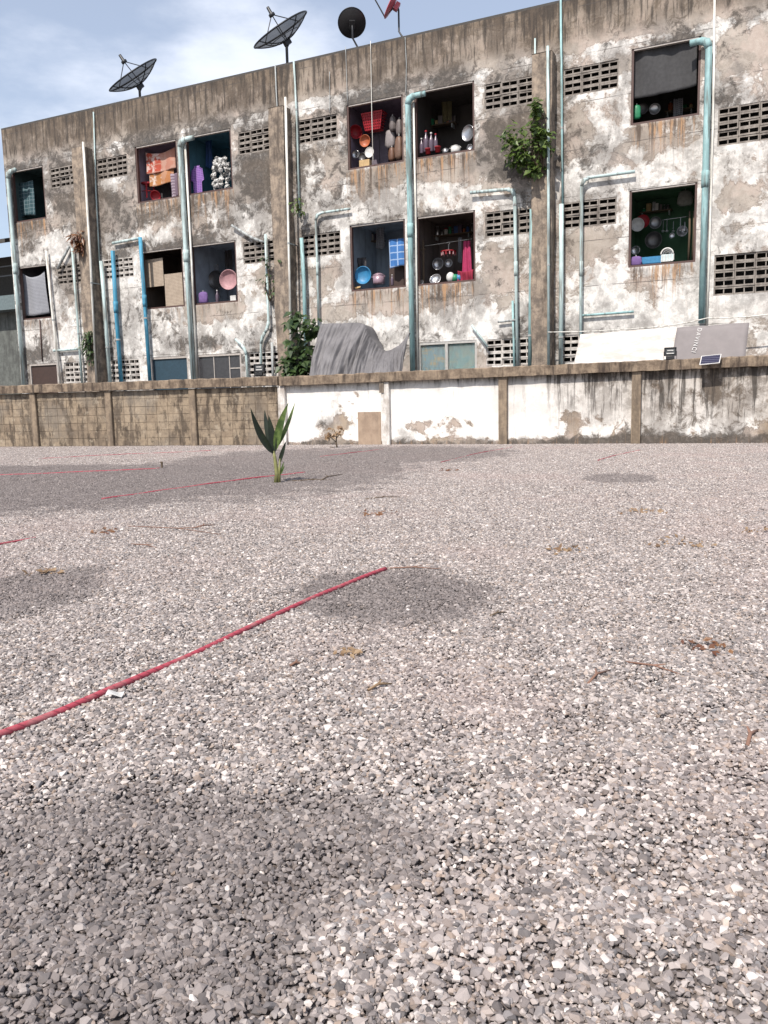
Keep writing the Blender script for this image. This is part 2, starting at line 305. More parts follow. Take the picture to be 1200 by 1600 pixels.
def make_gravel():
    hulls = []
    for k in range(26):
        bm = bmesh.new(); n = random.randint(12, 16)
        for i in range(n):
            v = Vector((random.gauss(0,1), random.gauss(0,1), random.gauss(0,1))).normalized()*random.uniform(.88, 1.08)
            bm.verts.new((v.x*random.uniform(.95,1.2), v.y*.86, v.z*.56))
        bmesh.ops.convex_hull(bm, input=bm.verts); 
        for v in [v for v in bm.verts if not v.link_faces]: bm.verts.remove(v)
        bmesh.ops.triangulate(bm, faces=bm.faces); bm.verts.index_update()
        hulls.append((np.array([v.co[:] for v in bm.verts]), np.array([[v.index for v in f.verts] for f in bm.faces]))); bm.free()
    patches = bpy.data.collections.new('gravel_patches'); TS = .5
    for pi in range(7):
        V, F, T, Hu, Dr = [], [], [], [], []; nb = 0; g = 43
        for i in range(g):
            for j in range(g):
                for layer in range(1 if random.random() < .3 else 2):
                    x = (i+.5+random.uniform(-.75,.75))/g*TS - TS/2; y = (j+.5+random.uniform(-.75,.75))/g*TS - TS/2
                    hv, hf = random.choice(hulls); s = min(max(random.lognormvariate(math.log(.0073), .34), .0038), .0165)
                    if layer: s *= .8
                    e = Euler((random.gauss(0,.32), random.gauss(0,.32), random.uniform(0, 6.28))).to_matrix()
                    P = (hv*s) @ np.array(e).T + np.array([x, y, random.uniform(0, .007) + s*.1])
                    V.append(P); F.append(hf+nb); nb += len(P)
                    t = min(1, max(0, random.gauss(.46, .26))) if random.random() > .07 else random.uniform(.85, 1)
                    T += [t]*len(hf); Hu += [random.random()]*len(hf); Dr += [random.random()]*len(hf)
        V = np.concatenate(V); F = np.concatenate(F)
        me = bpy.data.meshes.new('gravel_patch'); me.vertices.add(len(V)); me.vertices.foreach_set('co', V.ravel())
        me.loops.add(F.size); me.loops.foreach_set('vertex_index', F.ravel().astype(np.int32)); me.polygons.add(len(F))
        me.polygons.foreach_set('loop_start', np.arange(0, F.size, 3, dtype=np.int32)); me.update(calc_edges=True); me.polygons.foreach_set('use_smooth', [False]*len(F))
        for nm, dat in (('tone', T), ('hue', Hu), ('stays_pale', Dr)):
            a = me.attributes.new(nm, 'FLOAT', 'FACE'); a.data.foreach_set('value', np.array(dat, dtype=np.float32))
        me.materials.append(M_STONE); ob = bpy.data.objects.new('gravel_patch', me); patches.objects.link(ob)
    pts, rot, idx = [], [], []
    y = .15
    while y < 25:
        x = -15.
        while x < 13:
            if abs(x) < .62*y + 2.6 and y < FENCE_Y(x) + .35:
                pts.append((x+random.uniform(-.02,.02), y+random.uniform(-.02,.02), random.uniform(-.003,.003))); rot.append(random.uniform(0, 6.28)); idx.append(random.randrange(7))
            x += .37
        y += .37
    me = bpy.data.meshes.new('gravel'); me.from_pydata(pts, [], [])
    a = me.attributes.new('turn', 'FLOAT', 'POINT'); a.data.foreach_set('value', rot); a = me.attributes.new('pick', 'INT', 'POINT'); a.data.foreach_set('value', idx)
    o = bpy.data.objects.new('gravel', me); COL.objects.link(o); tag(o, 'grey and white crushed stone gravel covering the open lot', 'gravel', kind='stuff')
    ng = bpy.data.node_groups.new('gravel_scatter', 'GeometryNodeTree'); ng.interface.new_socket('Geometry', in_out='INPUT', socket_type='NodeSocketGeometry'); ng.interface.new_socket('Geometry', in_out='OUTPUT', socket_type='NodeSocketGeometry')
    N = ng.nodes; gi = N.new('NodeGroupInput'); go = N.new('NodeGroupOutput'); ip = N.new('GeometryNodeInstanceOnPoints'); ci = N.new('GeometryNodeCollectionInfo')
    ci.inputs['Collection'].default_value = patches; ci.inputs['Separate Children'].default_value = True; ci.inputs['Reset Children'].default_value = True
    ip.inputs['Pick Instance'].default_value = True
    at = N.new('GeometryNodeInputNamedAttribute'); at.data_type = 'FLOAT'; at.inputs[0].default_value = 'turn'
    ai = N.new('GeometryNodeInputNamedAttribute'); ai.data_type = 'INT'; ai.inputs[0].default_value = 'pick'
    cx = N.new('ShaderNodeCombineXYZ'); lk = ng.links.new
    lk(at.outputs[0], cx.inputs[2]); lk(gi.outputs[0], ip.inputs['Points']); lk(ci.outputs[0], ip.inputs['Instance']); lk(ai.outputs[0], ip.inputs['Instance Index']); lk(cx.outputs[0], ip.inputs['Rotation']); lk(ip.outputs[0], go.inputs[0])
    o.modifiers.new('scatter', 'NODES').node_group = ng

# ------------------------------------------------------------------ boundary walls: two runs that meet at a white post
FC = Vector((-2.30, 19.2, 0)); YR, YL = R(19.8), R(16.8)
def FENCE_Y(x): return FC.y - math.tan(YR if x > FC.x else YL)*(x-FC.x)

# ------------------------------------------------------------------ apartment building
bld = thing('apartment_building', 'long three storey concrete apartment block with stained peeling plaster', 'building', Q, -YAW)
SL, SR, ZT = -12.6, 12.0, 9.36
zb = dict(w3=(6.615, 8.13), w2=(3.70, 5.30), v3=(7.42, 7.99), v2=(4.645, 5.21), v1=(1.73, 2.34), w1=(.80, 2.35))
wc = [(-12.33,-11.0), (-7.46,-6.0), (-5.71,-4.21), (-.77,.735), (1.03,2.515), (5.985,7.35)]
vc = [(-10.72,-9.58), (-8.88,-7.76), (-3.98,-2.83), (-2.16,-1.04), (2.76,3.93), (4.56,5.72)]
PIL = [-9.26, -2.60, 4.16]       # centres of the three pillars
opens = []     # s0,s1,z0,z1,kind,floor,index
for fl in (3, 2):
    for i, (a, b) in enumerate(wc): opens.append((a, b, *zb['w%d' % fl], 'w', fl, i))
for fl in (3, 2, 1):
    for i, (a, b) in enumerate(vc): opens.append((a, b, *zb['v%d' % fl], 'v', fl, i))
opens.append((7.71, 9.66, 5.94, 6.68, 'v', 3, 6)); opens.append((7.72, 9.67, 2.98, 3.80, 'v', 2, 6))
w1 = [(-12.2,-11.0), (-7.35,-6.0), (-5.68,-4.2), (1.03,2.53)]
for i, (a, b) in enumerate(w1): opens.append((a, b, *zb['w1'], 'w1', 1, i))

def blobs(S, Z, lst):
    f = np.zeros_like(S)
    for px, py, rx, ry, a in lst:
        s, z = FS(px, py); k = (FS(px+rx, py)[0]-s, z-FS(px, py+ry)[1]); f += a*np.exp(-((S-s)/k[0])**2-((Z-z)/k[1])**2)
    return f
def sm(x, a, b):
    t = np.clip((x-a)/(b-a), 0, 1); return t*t*(3-2*t)
def facade_attrs(S, Z):
    white = np.zeros_like(S); mould = np.zeros_like(S)+.025; rust = np.zeros_like(S); streak = np.zeros_like(S)
    streak += sm(Z, 8.35, 8.75)*(.75+.25*sm(Z, 9.0, 9.36)); mould += .10*sm(Z, 8.9, 9.36) - .045*sm(Z, 6.4, 5.6)
    white += -.30*sm(Z, 8.3, 8.55) + .12*np.exp(-((Z-8.25)/.14)**2) + .06*np.exp(-((Z-5.65)/.35)**2) + .09*np.exp(-((Z-2.75)/.55)**2) + .05*sm(Z, 6.2, 5.2) - .04*sm(Z, 5.6, 6.6)
    white += .03*sm(S, 4, 6); mould -= .04*sm(S, 3.5, 5.5); mould += .035*sm(Z, 5.4, 6.4) + .03*sm(S, 2, -4)
    for a, b, z0, z1, k, fl, i in opens:
        ins = sm(S, a-.06, a+.04)*sm(S, b+.06, b-.04)
        if k == 'w':
            dz = z0-Z; rust += ins*sm(dz, -.02, .02)*np.exp(-np.clip(dz, 0, 9)/.42)*(1.0 if fl == 3 or i > 2 else .45)
            streak += .45*ins*sm(dz, 0, .03)*np.exp(-np.clip(dz, 0, 9)/.6)*(1 if fl == 3 else .4)
            du = Z-z1; mould += .20*sm(S, a-.1, a+.2)*sm(S, b+.15, b-.2)*sm(du, -.02, .02)*np.exp(-np.clip(du, 0, 9)/.11)
            edge = .8*np.exp(-((S-b-.10)/.09)**2)+np.exp(-((S-a+.12)/.09)**2); white += .10*edge*sm(Z, z0-.1, z0)*sm(Z, z1+.1, z1)
        if k == 'v':
            dz = z0-Z; white += .10*sm(S, a-.1, a)*sm(S, b+.1, b)*sm(dz, -.02, .02)*np.exp(-np.clip(dz, 0, 9)/.18); mould += .10*sm(S, a-.1, a)*sm(S, b+.1, b)*sm(-dz-(z1-z0), -.02, .02)*np.exp(-np.clip(-dz-(z1-z0), 0, 9)/.1)
            streak += .35*sm(S, a-.1, a+.1)*sm(S, b+.1, b-.1)*sm(dz, .1, .3)*np.exp(-np.clip(dz, 0, 9)/.5)
    for p in PIL: mould += .07*np.exp(-((S-p)/.6)**2)
    for p in PIL: streak += .30*np.exp(-((S-p)/.55)**2)*sm(Z, 3.2, 4.5)
    white += blobs(S, Z, [(110,228,22,12,.22), (55,380,40,16,.22), (110,400,18,14,.2), (40,400,20,22,.15), (400,332,46,22,.24), (335,330,25,12,.14), (285,345,16,20,.12), (515,152,70,13,.26), (455,160,20,12,.22), (415,185,14,10,.2),
        (610,132,40,8,.16), (690,108,30,10,.10), (815,100,18,30,.14), (715,228,22,22,.22), (660,300,60,10,.14), (490,275,20,22,.2), (505,312,35,12,.24), (610,300,30,20,.12), (250,500,26,24,.18), (195,500,24,80,.18),
        (60,540,30,25,.14), (350,520,30,20,.16), (400,480,24,30,.15), (500,395,20,20,.18), (560,340,40,9,.16), (590,508,50,14,.16), (700,520,60,22,.20), (900,285,22,12,.18), (960,285,30,10,.2), (945,220,30,25,.08),
        (1112,120,9,130,.28), (1108,330,10,200,.24), (1150,340,60,8,.15), (1140,470,50,26,.22), (1150,120,30,30,.05), (960,470,40,12,.2), (935,440,14,60,.15), (1010,520,60,14,.2), (800,320,20,14,.16), (755,150,5,30,.14)])
    white += blobs(S, Z, [(240,470,60,30,-.05), (430,430,30,30,-.12), (600,470,50,14,-.20), (690,470,40,20,-.16), (790,440,36,40,-.20), (935,380,38,30,-.28), (1005,440,40,16,-.14), (690,270,50,14,-.22), (1165,90,40,20,-.25), (1160,300,30,16,-.18), (770,190,20,24,-.25), (340,480,40,24,-.16)])
    mould += .62*blobs(S, Z, [(402,282,22,20,.28), (345,352,30,8,.22), (180,310,26,18,.20), (100,320,20,16,.20), (245,338,30,10,.24), (300,335,26,12,.16), (285,190,40,12,.10), (790,215,24,36,.26), (800,270,44,14,.26), (820,300,14,10,.16), (50,555,30,12,.26), (320,535,50,12,.26),
        (250,500,10,10,.08), (55,300,10,10,.1), (640,125,30,10,.16), (590,150,40,8,.18), (480,240,20,16,.14), (420,245,10,20,.12), (910,240,20,14,.14), (1080,45,26,8,.12), (1020,30,70,20,.07), (40,390,14,8,.2), (270,382,30,10,.22), (325,370,30,8,.2), (700,455,30,20,.10), (560,180,6,40,.06), (130,375,10,20,.2), (190,395,20,8,.18)])
    return dict(white=white, mould=mould, rust=rust, streak=streak)
def grid_wall(name, mat, parent, s0, s1, z0, z1, holes, step, attrs, y0=0, thick=.14):
    def axis(a, b, br):
        br = sorted(set([a, b]+[q for q in br if a < q < b])); out = []
        for p, q in zip(br, br[1:]):
            n = max(1, round((q-p)/step)); out += [p+(q-p)*i/n for i in range(n)]
        return np.array(out+[b])
    S = axis(s0, s1, [q for h in holes for q in h[:2]]); Z = axis(z0, z1, [q for h in holes for q in h[2:4]])
    SS, ZZ = np.meshgrid(S, Z); nv = SS.size; ns = len(S)
    sc, zc = (S[:-1]+S[1:])/2, (Z[:-1]+Z[1:])/2; keep = np.ones((len(zc), len(sc)), bool)
    for h in holes: keep[np.ix_((zc > h[2]) & (zc < h[3]), (sc > h[0]) & (sc < h[1]))] = False
    jj, ii = np.nonzero(keep); a = jj*ns+ii
    V = np.stack([SS.ravel(), np.full(nv, y0), ZZ.ravel()], 1).tolist(); F = np.stack([a, a+1, a+1+ns, a+ns], 1).tolist()
    mb = MB(); mb.add(V, F); b0 = len(V)
    for h in holes:         # reveals
        x0, x1, p0, p1 = h[:4]
        mb.add([(x0,y0,p0),(x1,y0,p0),(x1,y0,p1),(x0,y0,p1),(x0,y0+thick,p0),(x1,y0+thick,p0),(x1,y0+thick,p1),(x0,y0+thick,p1)], [(0,1,5,4),(1,2,6,5),(2,3,7,6),(3,0,4,7)])
    o = mb.build(name, mat, parent)
    P = np.array(mb.v); A = attrs(P[:,0], P[:,2])
    for k, v in A.items():
        at = o.data.attributes.new(k, 'FLOAT', 'POINT'); at.data.foreach_set('value', v.astype(np.float32))
    return o
grid_wall('wall', M_PLAS, bld, SL, SR, 0, ZT, opens, .07, facade_attrs)
MB().box(SL-.002, SR, .002, .16, ZT, ZT+.05).box(SL, SL+.16, .16, 11, ZT, ZT+.05).build('parapet_cap', M_ROOF, bld)
MB().box(SL-.001, SL+.15, .15, 11, 0, ZT-.002).build('side_wall', M_PILL, bld); MB().box(SR-.15, SR, .15, 11, 0, ZT-.002).build('side_wall', M_PILL, bld)
MB().box(SL+.15, SR-.15, 10.85, 11, 0, ZT-.002).build('rear_wall', M_PILL, bld); MB().box(SL+.15, SR-.15, 2.4, 10.85, 8.55, 8.75).box(SL+.15, SR-.15, .15, 2.4, 8.56, 8.74).build('roof', M_ROOF, bld)
for p in PIL:
    pm = MB(); n = 26
    def pil(u, v, p=p):     # front and both sides, unevenly cast
        x = [-.22, -.22, .22, .22][round(u*3)]; y = [.0, -.34, -.34, 0.][round(u*3)]; z = v*8.30
        return (p+x+.012*math.sin(z*2.1+p)+.008*math.sin(z*7), y+(.012*math.sin(z*3+p*2) if y else 0), z)
    pm.sheet(pil, 3, n); pm.add([(p-.22,0,8.3),(p-.22,-.34,8.3),(p+.22,-.34,8.3),(p+.22,0,8.3)], [(0,1,2,3)]); pm.build('pillar', M_PILL, bld)
ROOMC = {(3,0):(.08,.13,.135),(3,1):(.38,.31,.38),(3,2):(.08,.20,.27),(3,3):(.26,.21,.27),(3,4):(.09,.08,.075),(3,5):(.10,.10,.09),(2,0):(.13,.12,.13),(2,1):(.10,.075,.06),(2,2):(.36,.40,.46),(2,3):(.33,.39,.46),(2,4):(.16,.13,.12),(2,5):(.07,.16,.09)}
def openbox(a, b, y0, y1, z0, z1):
    return MB().add([(a,y0,z0),(b,y0,z0),(b,y1,z0),(a,y1,z0),(a,y0,z1),(b,y0,z1),(b,y1,z1),(a,y1,z1)], [(0,1,2,3),(4,7,6,5),(1,5,6,2),(2,6,7,3),(3,7,4,0)])
for a, b, z0, z1, k, fl, i in opens:
    if k == 'w':
        m = roommat('room_paint_%d_%d' % (fl, i), ROOMC[(fl, i)])
        rm = openbox(a-.11, b+.11, .142, 1.75, z0-.9, z1+.12)
        rm.add([(a-.11,.142,z0-.9),(b+.11,.142,z0-.9),(b+.11,.142,z0),(a-.11,.142,z0)], [(0,1,2,3)]); rm.build('room', m, bld)
        f = thing('window_frame', None, None); f.parent = bld; t = .045
        MB().box(a, a+t, .02, .10, z0, z1).build('jamb', M_FRAME, f); MB().box(b-t, b, .02, .10, z0, z1).build('jamb', M_FRAME, f)
        MB().box(a+t, b-t, .02, .10, z0, z0+t).build('sill', M_FRAME, f); MB().box(a+t, b-t, .015, .095, z1-t*.8, z1).build('head', M_FRAMEL, f)
# breeze-block vents: each block its own piece
def breeze(wd, ht, mat):
    b = MB(); x, h, d = wd/2-.003, ht/2-.002, .05
    b.box(-x, -x+.024, -d, d, -h, h).box(x-.024, x, -d, d, -h, h).box(-.010, .010, -d+.012, d, -h, h)
    for sgn in (1, -1):
        z0 = sgn*h; t0 = .033; b.add([(-x+.024,-d+.004,z0-sgn*t0),(x-.024,-d+.004,z0-sgn*t0),(x-.024,d,z0-sgn*.008+.02),(-x+.024,d,z0-sgn*.008+.02),(-x+.024,-d+.004,z0),(x-.024,-d+.004,z0),(x-.024,d,z0+.02),(-x+.024,d,z0+.02)],
              [(0,1,2,3),(4,7,6,5),(0,4,5,1)])
    me = b.mesh('breeze_block'); me.materials.append(mat); return me
M_VOID = simple('dark_room', (.055,.05,.048), .95)
for a, b, z0, z1, k, fl, i in opens:
    if k != 'v': continue
    vg = thing('vent_grille', None, None, ((a+b)/2, .06, z0)); vg.parent = bld
    nc = 5 if i == 6 else 3; nr = 5 if i == 6 else 4; wd, ht = (b-a)/nc, (z1-z0)/nr
    mw = M_BREEZEW if (fl == 1 or (fl == 2 and i in (1,))) else M_BREEZE
    me = breeze(wd, ht, mw)
    for c in range(nc):
        for r in range(nr):
            o = bpy.data.objects.new('breeze_block', me); COL.objects.link(o); o.parent = vg; o.location = (-(b-a)/2+(c+.5)*wd, random.uniform(-.014,.014), (r+.5)*ht); o.rotation_euler = (random.uniform(-.05,.05), random.uniform(-.02,.02), random.uniform(-.03,.03))
    openbox(a-.05, b+.05, .142, 1.0, z0-.3, z1+.05).build('dark_recess', M_VOID, bld)
# ground-floor windows above the boundary wall
def w1win(i, kind):
    a, b = w1[i]; z0, z1 = zb['w1']; f = thing('window', None, None); f.parent = bld
    MB().box(a, a+.05, .01, .10, z0, z1).build('jamb', M_ALU if kind == 'alu' else M_FRAMEL, f); MB().box(b-.05, b, .01, .10, z0, z1).build('jamb', M_ALU if kind == 'alu' else M_FRAMEL, f)
    MB().box(a+.05, b-.05, .01, .10, z1-.06, z1).build('head', M_ALU if kind == 'alu' else M_FRAMEL, f)
    return a, b, z0, z1, f
M_GLASSD = simple('dark_glass', (.05,.05,.055), .25); M_BROWNP = simple('brown_shutter', (.05,.028,.022), .7); M_BLUED = simple('dark_blue_shutter', (.02,.05,.075), .6)
a, b, z0, z1, f = w1win(0, 'w'); MB().box(a+.05, b-.05, .05, .08, z0, z1-.06).build('shutter', M_BROWNP, f)
a, b, z0, z1, f = w1win(1, 'w'); MB().box(a+.05, b-.05, .05, .08, z0, z1-.06).build('shutter', M_BLUED, f)
a, b, z0, z1, f = w1win(2, 'w')
for q in range(3):
    x0 = a+.05+(b-a-.1)*[0,.36,.74][q]; x1 = a+.05+(b-a-.1)*[.36,.74,1][q]
    MB().box(x0+.012, x1-.012, .05, .075, z0, z1-.06).build('pane', M_GLASSD, f)
    if q: MB().box(x0-.012, x0+.012, .03, .09, z0, z1-.06).build('mullion', M_FRAMEL, f)
MB().box(a+.05+(b-a-.1)*.75, b-.06, .03, .09, z1-.42, z1-.39).build('mullion', M_FRAMEL, f)
a, b, z0, z1, f = w1win(3, 'alu'); mid = (a+b)/2-.02
MB().box(mid-.035, mid+.035, .005, .095, z0, z1-.06).build('mullion', M_ALU, f)
MB().sheet(lambda u, v: (a+.05+u*(mid-.035-a-.05), .13+.012*math.sin(u*31), z0+v*(z1-.06-z0)), 30, 2).build('curtain', M_CURTB, f, True)
MB().sheet(lambda u, v: (mid+.035+u*(b-.05-mid-.035), .13+.012*math.sin(u*29), z0+v*(z1-.06-z0)), 30, 2).build('curtain', M_CURT, f, True)
for (q0, q1) in ((a+.05, mid-.035), (mid+.035, b-.05)):
    g_ = NG('window_glass'); g_.b.inputs['Transmission Weight'].default_value = .85; g_.b.inputs['Roughness'].default_value = .08; g_.b.inputs['IOR'].default_value = 1.1; g_.col((.8,.88,.86))
    MB().box(q0, q1, .06, .066, z0, z1-.06).build('pane', g_.m, f)
for i in range(4): openbox(w1[i][0]-.03, w1[i][1]+.03, .2, 1.2, .6, 2.5).build('dark_recess', M_VOID, bld)

# ------------------------------------------------------------------ pipes on the facade
def pipe(pts, wpx, mat, off=-.10, clamps=(), cm=None, elbow=True):
    P = []
    for px, py in pts:
        s, z = FS(px, py, off); P.append((s, off, z))
    s0 = FS(pts[0][0], pts[0][1])[0]; dpt = FL(s0, 0, 3).dot(fw); r = wpx*.42*dpt/FPX
    # soften the bends
    Qs = []
    for i, p in enumerate(P):
        p = Vector(p)
        if 0 < i < len(P)-1:
            a = Vector(P[i-1]); b = Vector(P[i+1]); k = min(.14, (a-p).length*.4, (b-p).length*.4); q0 = p+(a-p).normalized()*k; q1 = p+(b-p).normalized()*k
            Qs += [q0, (q0+p*2+q1)/4, q1]
        else: Qs.append(p)
    o = MB().tube(Qs, r, 10).build('drain_pipe', mat, bld, True)
    for t in clamps:
        n = len(P)-1; x = t*n; i = min(int(x), n-1); p = Vector(P[i]).lerp(Vector(P[i+1]), x-i); d = (Vector(P[i+1])-Vector(P[i])).normalized()
        MB().tube([p-d*.022, p+d*.022], r*1.22, 10).box(p.x-.012, p.x+.012, p.y, .004, p.z-.012, p.z+.012).build('pipe_clamp', cm or M_GREYP, o)
    if elbow and len(P) > 2:
        for i in range(1, len(P)-1):
            p = Vector(P[i]); a = (Vector(P[i-1])-p).normalized(); b = (Vector(P[i+1])-p).normalized(); k = .16
            MB().tube([p+a*k, p+a*k*.5+b*.03, p+b*k*.5+a*.03, p+b*k], r*1.2, 10).build('elbow', mat, o, True)
    return o
pipe([(24,265), (12,270), (24,420), (38,612)], 7.5, M_PALE, -.12, (1.3, 1.6, 2.2, 2.7))
pipe([(302,215), (281,220), (291,400), (303,606)], 9, M_PALE, -.13, (1.3, 2.2, 2.75)); pipe([(289,225), (299,400), (309,602)], 4, M_WHP, -.05, elbow=False)
pipe([(664,146), (637,152), (641,360), (645,596)], 10, M_TEAL, -.14, (1.25, 1.7, 2.2, 2.75)); pipe([(646,160), (650,360), (653,590)], 3.6, M_WHP, -.05, elbow=False)
pipe([(1078,68), (1108,61), (1102,280), (1096,505)], 11.5, M_TEAL, -.15, (1.25, 1.6, 2.3, 2.8)); pipe([(1117,-40), (1114,200), (1108,400), (1104,520)], 4, M_WHP, -.04, elbow=False)
pipe([(130,222), (141,400), (151,606)], 4, M_WHP, -.40, (.6, 1.2, 1.8), elbow=False); pipe([(446,152), (451,380), (456,606)], 4.2, M_WHP, -.41, (.5, 1.1, 1.6), elbow=False); pipe([(856,72), (857,300), (857,580)], 5, M_PALE, -.41, (.7, 1.35, 1.8), elbow=False)
pipe([(146,175), (150,300), (156,420)], 2.5, M_PALE, -.04, elbow=False); pipe([(459,96), (464,190), (468,340)], 3.5, M_PALE, -.06, (.4, 1.3), elbow=False); pipe([(430,102), (432,150), (438,240)], 2.4, M_GREYP, -.05, elbow=False); pipe([(876,-10), (878,200), (879,330)], 4, M_TEAL, -.06, (.5, 1.4), elbow=False); pipe([(836,60), (836,170)], 3, M_PALE, -.05, elbow=False)
pipe([(176,380), (219,372)], 5, M_PALE, -.09); pipe([(176,392), (181,480), (190,606)], 7.5, M_BLUE, -.13, (.7, 1.6)); pipe([(219,371), (226,470), (235,604)], 7, M_BLUE, -.14, (.6, 1.5))
pipe([(72,392), (83,500), (96,608)], 4.5, M_WHP, -.10, (.5, 1.4), elbow=False); pipe([(113,388), (121,500), (129,606)], 4.5, M_PALE, -.1, (.6, 1.4), elbow=False); pipe([(128,408), (136,500), (145,606)], 7, M_TEAL, -.14, (.7,), elbow=False); pipe([(158,408), (165,500), (173,606)], 7, M_PALE, -.14, (.7, 1.5), elbow=False)
pipe([(108,385), (90,420)], 5, M_GREYP, -.1); pipe([(84,548), (125,545)], 5, M_PALE, -.09); pipe([(62,500), (66,565)], 2, M_FRAME, -.03)
pipe([(362,352), (398,374), (412,378)], 4.5, M_GREYP, -.1); pipe([(415,366), (420,512), (408,527), (408,600)], 5, M_PALE, -.12, (.4,)); pipe([(437,378), (440,480), (446,606)], 6.5, M_TEAL, -.14, (.5, 1.3), elbow=False); pipe([(471,372), (475,440), (478,560)], 7, M_TEAL, -.14, (.95,), elbow=False)
pipe([(547,326), (493,334), (496,420), (498,520)], 4.5, M_PALE, -.1, (1.5, 2.3)); pipe([(368,530), (384,545), (388,606)], 4.5, M_PALE, -.1); pipe([(425,535), (427,606)], 5, M_GREYP, -.1)
pipe([(735,301), (804,295), (806,420), (809,590)], 6, M_PALE, -.11, (.4, 1.5, 2.2)); pipe([(801,470), (804,590)], 4.5, M_TEAL, -.06, elbow=False); pipe([(831,327), (830,430), (828,586)], 8.5, M_TEAL, -.15, (.8, 1.6), elbow=False); pipe([(877,319), (877,440), (876,584)], 8.5, M_PALE, -.15, (.8, 1.7), elbow=False)
pipe([(992,268), (909,279), (908,420), (907,582)], 6, M_PALE, -.11, (.3, 1.2, 2.0)); pipe([(909,493), (990,487)], 4.5, M_TEAL, -.08); pipe([(778,503), (806,500)], 4, M_GREYP, -.08); pipe([(737,508), (762,542)], 4.5, M_PALE, -.1)

# ------------------------------------------------------------------ things in and around the windows
def fthing(name, label, cat, px, py, y, group=None):
    s, z = FS(px, py, y); return thing(name, label, cat, FL(s, y, z), -YAW, group)
def fmesh(mb, name, label, cat, mat, px, py, y, smooth=False, solid=0, group=None):
    s, z = FS(px, py, y); o = mb.build(name, mat, None, smooth, solid, 0, FL(s, y, z), -YAW); return tag(o, label, cat, group)
def pxm(y, px=600): return (FS(px+1, 400, y)[0]-FS(px, 400, y)[0])        # metres along the wall per photo pixel
def sizes(x0, y0, x1, y1, y):
    s0, z0 = FS(x0, y0, y); s1, z1 = FS(x1, y1, y); return s1-s0, z0-z1
def cloth(x0, y0, x1, y1, y, name, label, cat, mat, sag=.03, folds=3, amp=.025, group=None, hem=.02, narrow=0, shirt=False):
    """hanging cloth; (x0,y0)-(x1,y1) its box in the photo; pegged at the upper corners"""
    wd, ht = sizes(x0, y0, x1, y1, y); ph = random.uniform(0, 6)
    def fn(u, v):
        x = (u-.5)*wd*(1-narrow*v*v)*((.72 if v < .5 else (1.15-(v-.5)*.5 if v < .93 else .5)) if shirt else 1); z = ht*v - sag*4*u*(1-u)*v**2 - hem*math.sin(u*5+ph)*(1-v); q = amp*math.sin(u*folds*6.28+ph+v*.8)*(1-.5*v) + amp*.5*math.sin(v*4+u*3+ph)
        return (x, q, z)
    return fmesh(MB().sheet(fn, 28, 16), name, label, cat, mat, (x0+x1)/2, y1, y, True, .006, group)
def tilt(ax): return ax
def faceM(rx=0, rz=0, flip=False):
    """lathe axis turned to point out of the window (towards -y)"""
    return Euler((R(90)+rx, 0, rz)).to_matrix().to_4x4()
PAN = lambda r, d: [(r*.02, d), (r*.55, d*.92), (r*.86, d*.55), (r, 0), (r*1.06, -.006), (r*1.06, .004), (r*.99, .01), (r*.84, d*.62), (r*.5, d), (r*.02, d*1.06)]
def pan(cx, cy, rpx, y, label, mat, name='pan', cat='pan', depth=.25, rx=0, rz=0, handle=None, back=False, group=None):
    r = rpx*pxm(y, cx); t = fthing(name, label, cat, cx, cy, y, group); M = faceM(rx, rz)
    if back: M = M @ Matrix.Diagonal((1, 1, -1, 1))
    pr = [(a, -b) for a, b in PAN(r, r*depth)]
    MB().lathe(pr, 22, M).build('bowl', mat, t, True)
    MB().tube([M @ Vector((r*1.04*math.cos(q), r*1.04*math.sin(q), 0)) for q in np.linspace(0, 6.2832, 25)], r*.045, 6, False).build('rim', mat, t, True)
    if handle is not None:
        d = Vector((math.sin(handle), 0, math.cos(handle))); MB().tube([d*r, d*r*1.4+Vector((0,-.02,0)), d*r*1.9], r*.07, 6).build('handle', M_BLACK, t)
    return t
def rope_line(pts, r, name, label, cat, mat, y, sag=0, group=None):
    P = [FL(*(lambda a: (a[0], y, a[1]))(FS(px, py, y))) for px, py in pts]; out = []
    for a, b in zip(P, P[1:]):
        for i in range(8):
            t = i/8; out.append(a.lerp(b, t)-Vector((0,0,sag*4*t*(1-t))))
    out.append(P[-1]); c = out[0].copy(); return tag(MB().tube([p-c for p in out], r, 6).build(name, mat, None, True, loc=c), label, cat, group)

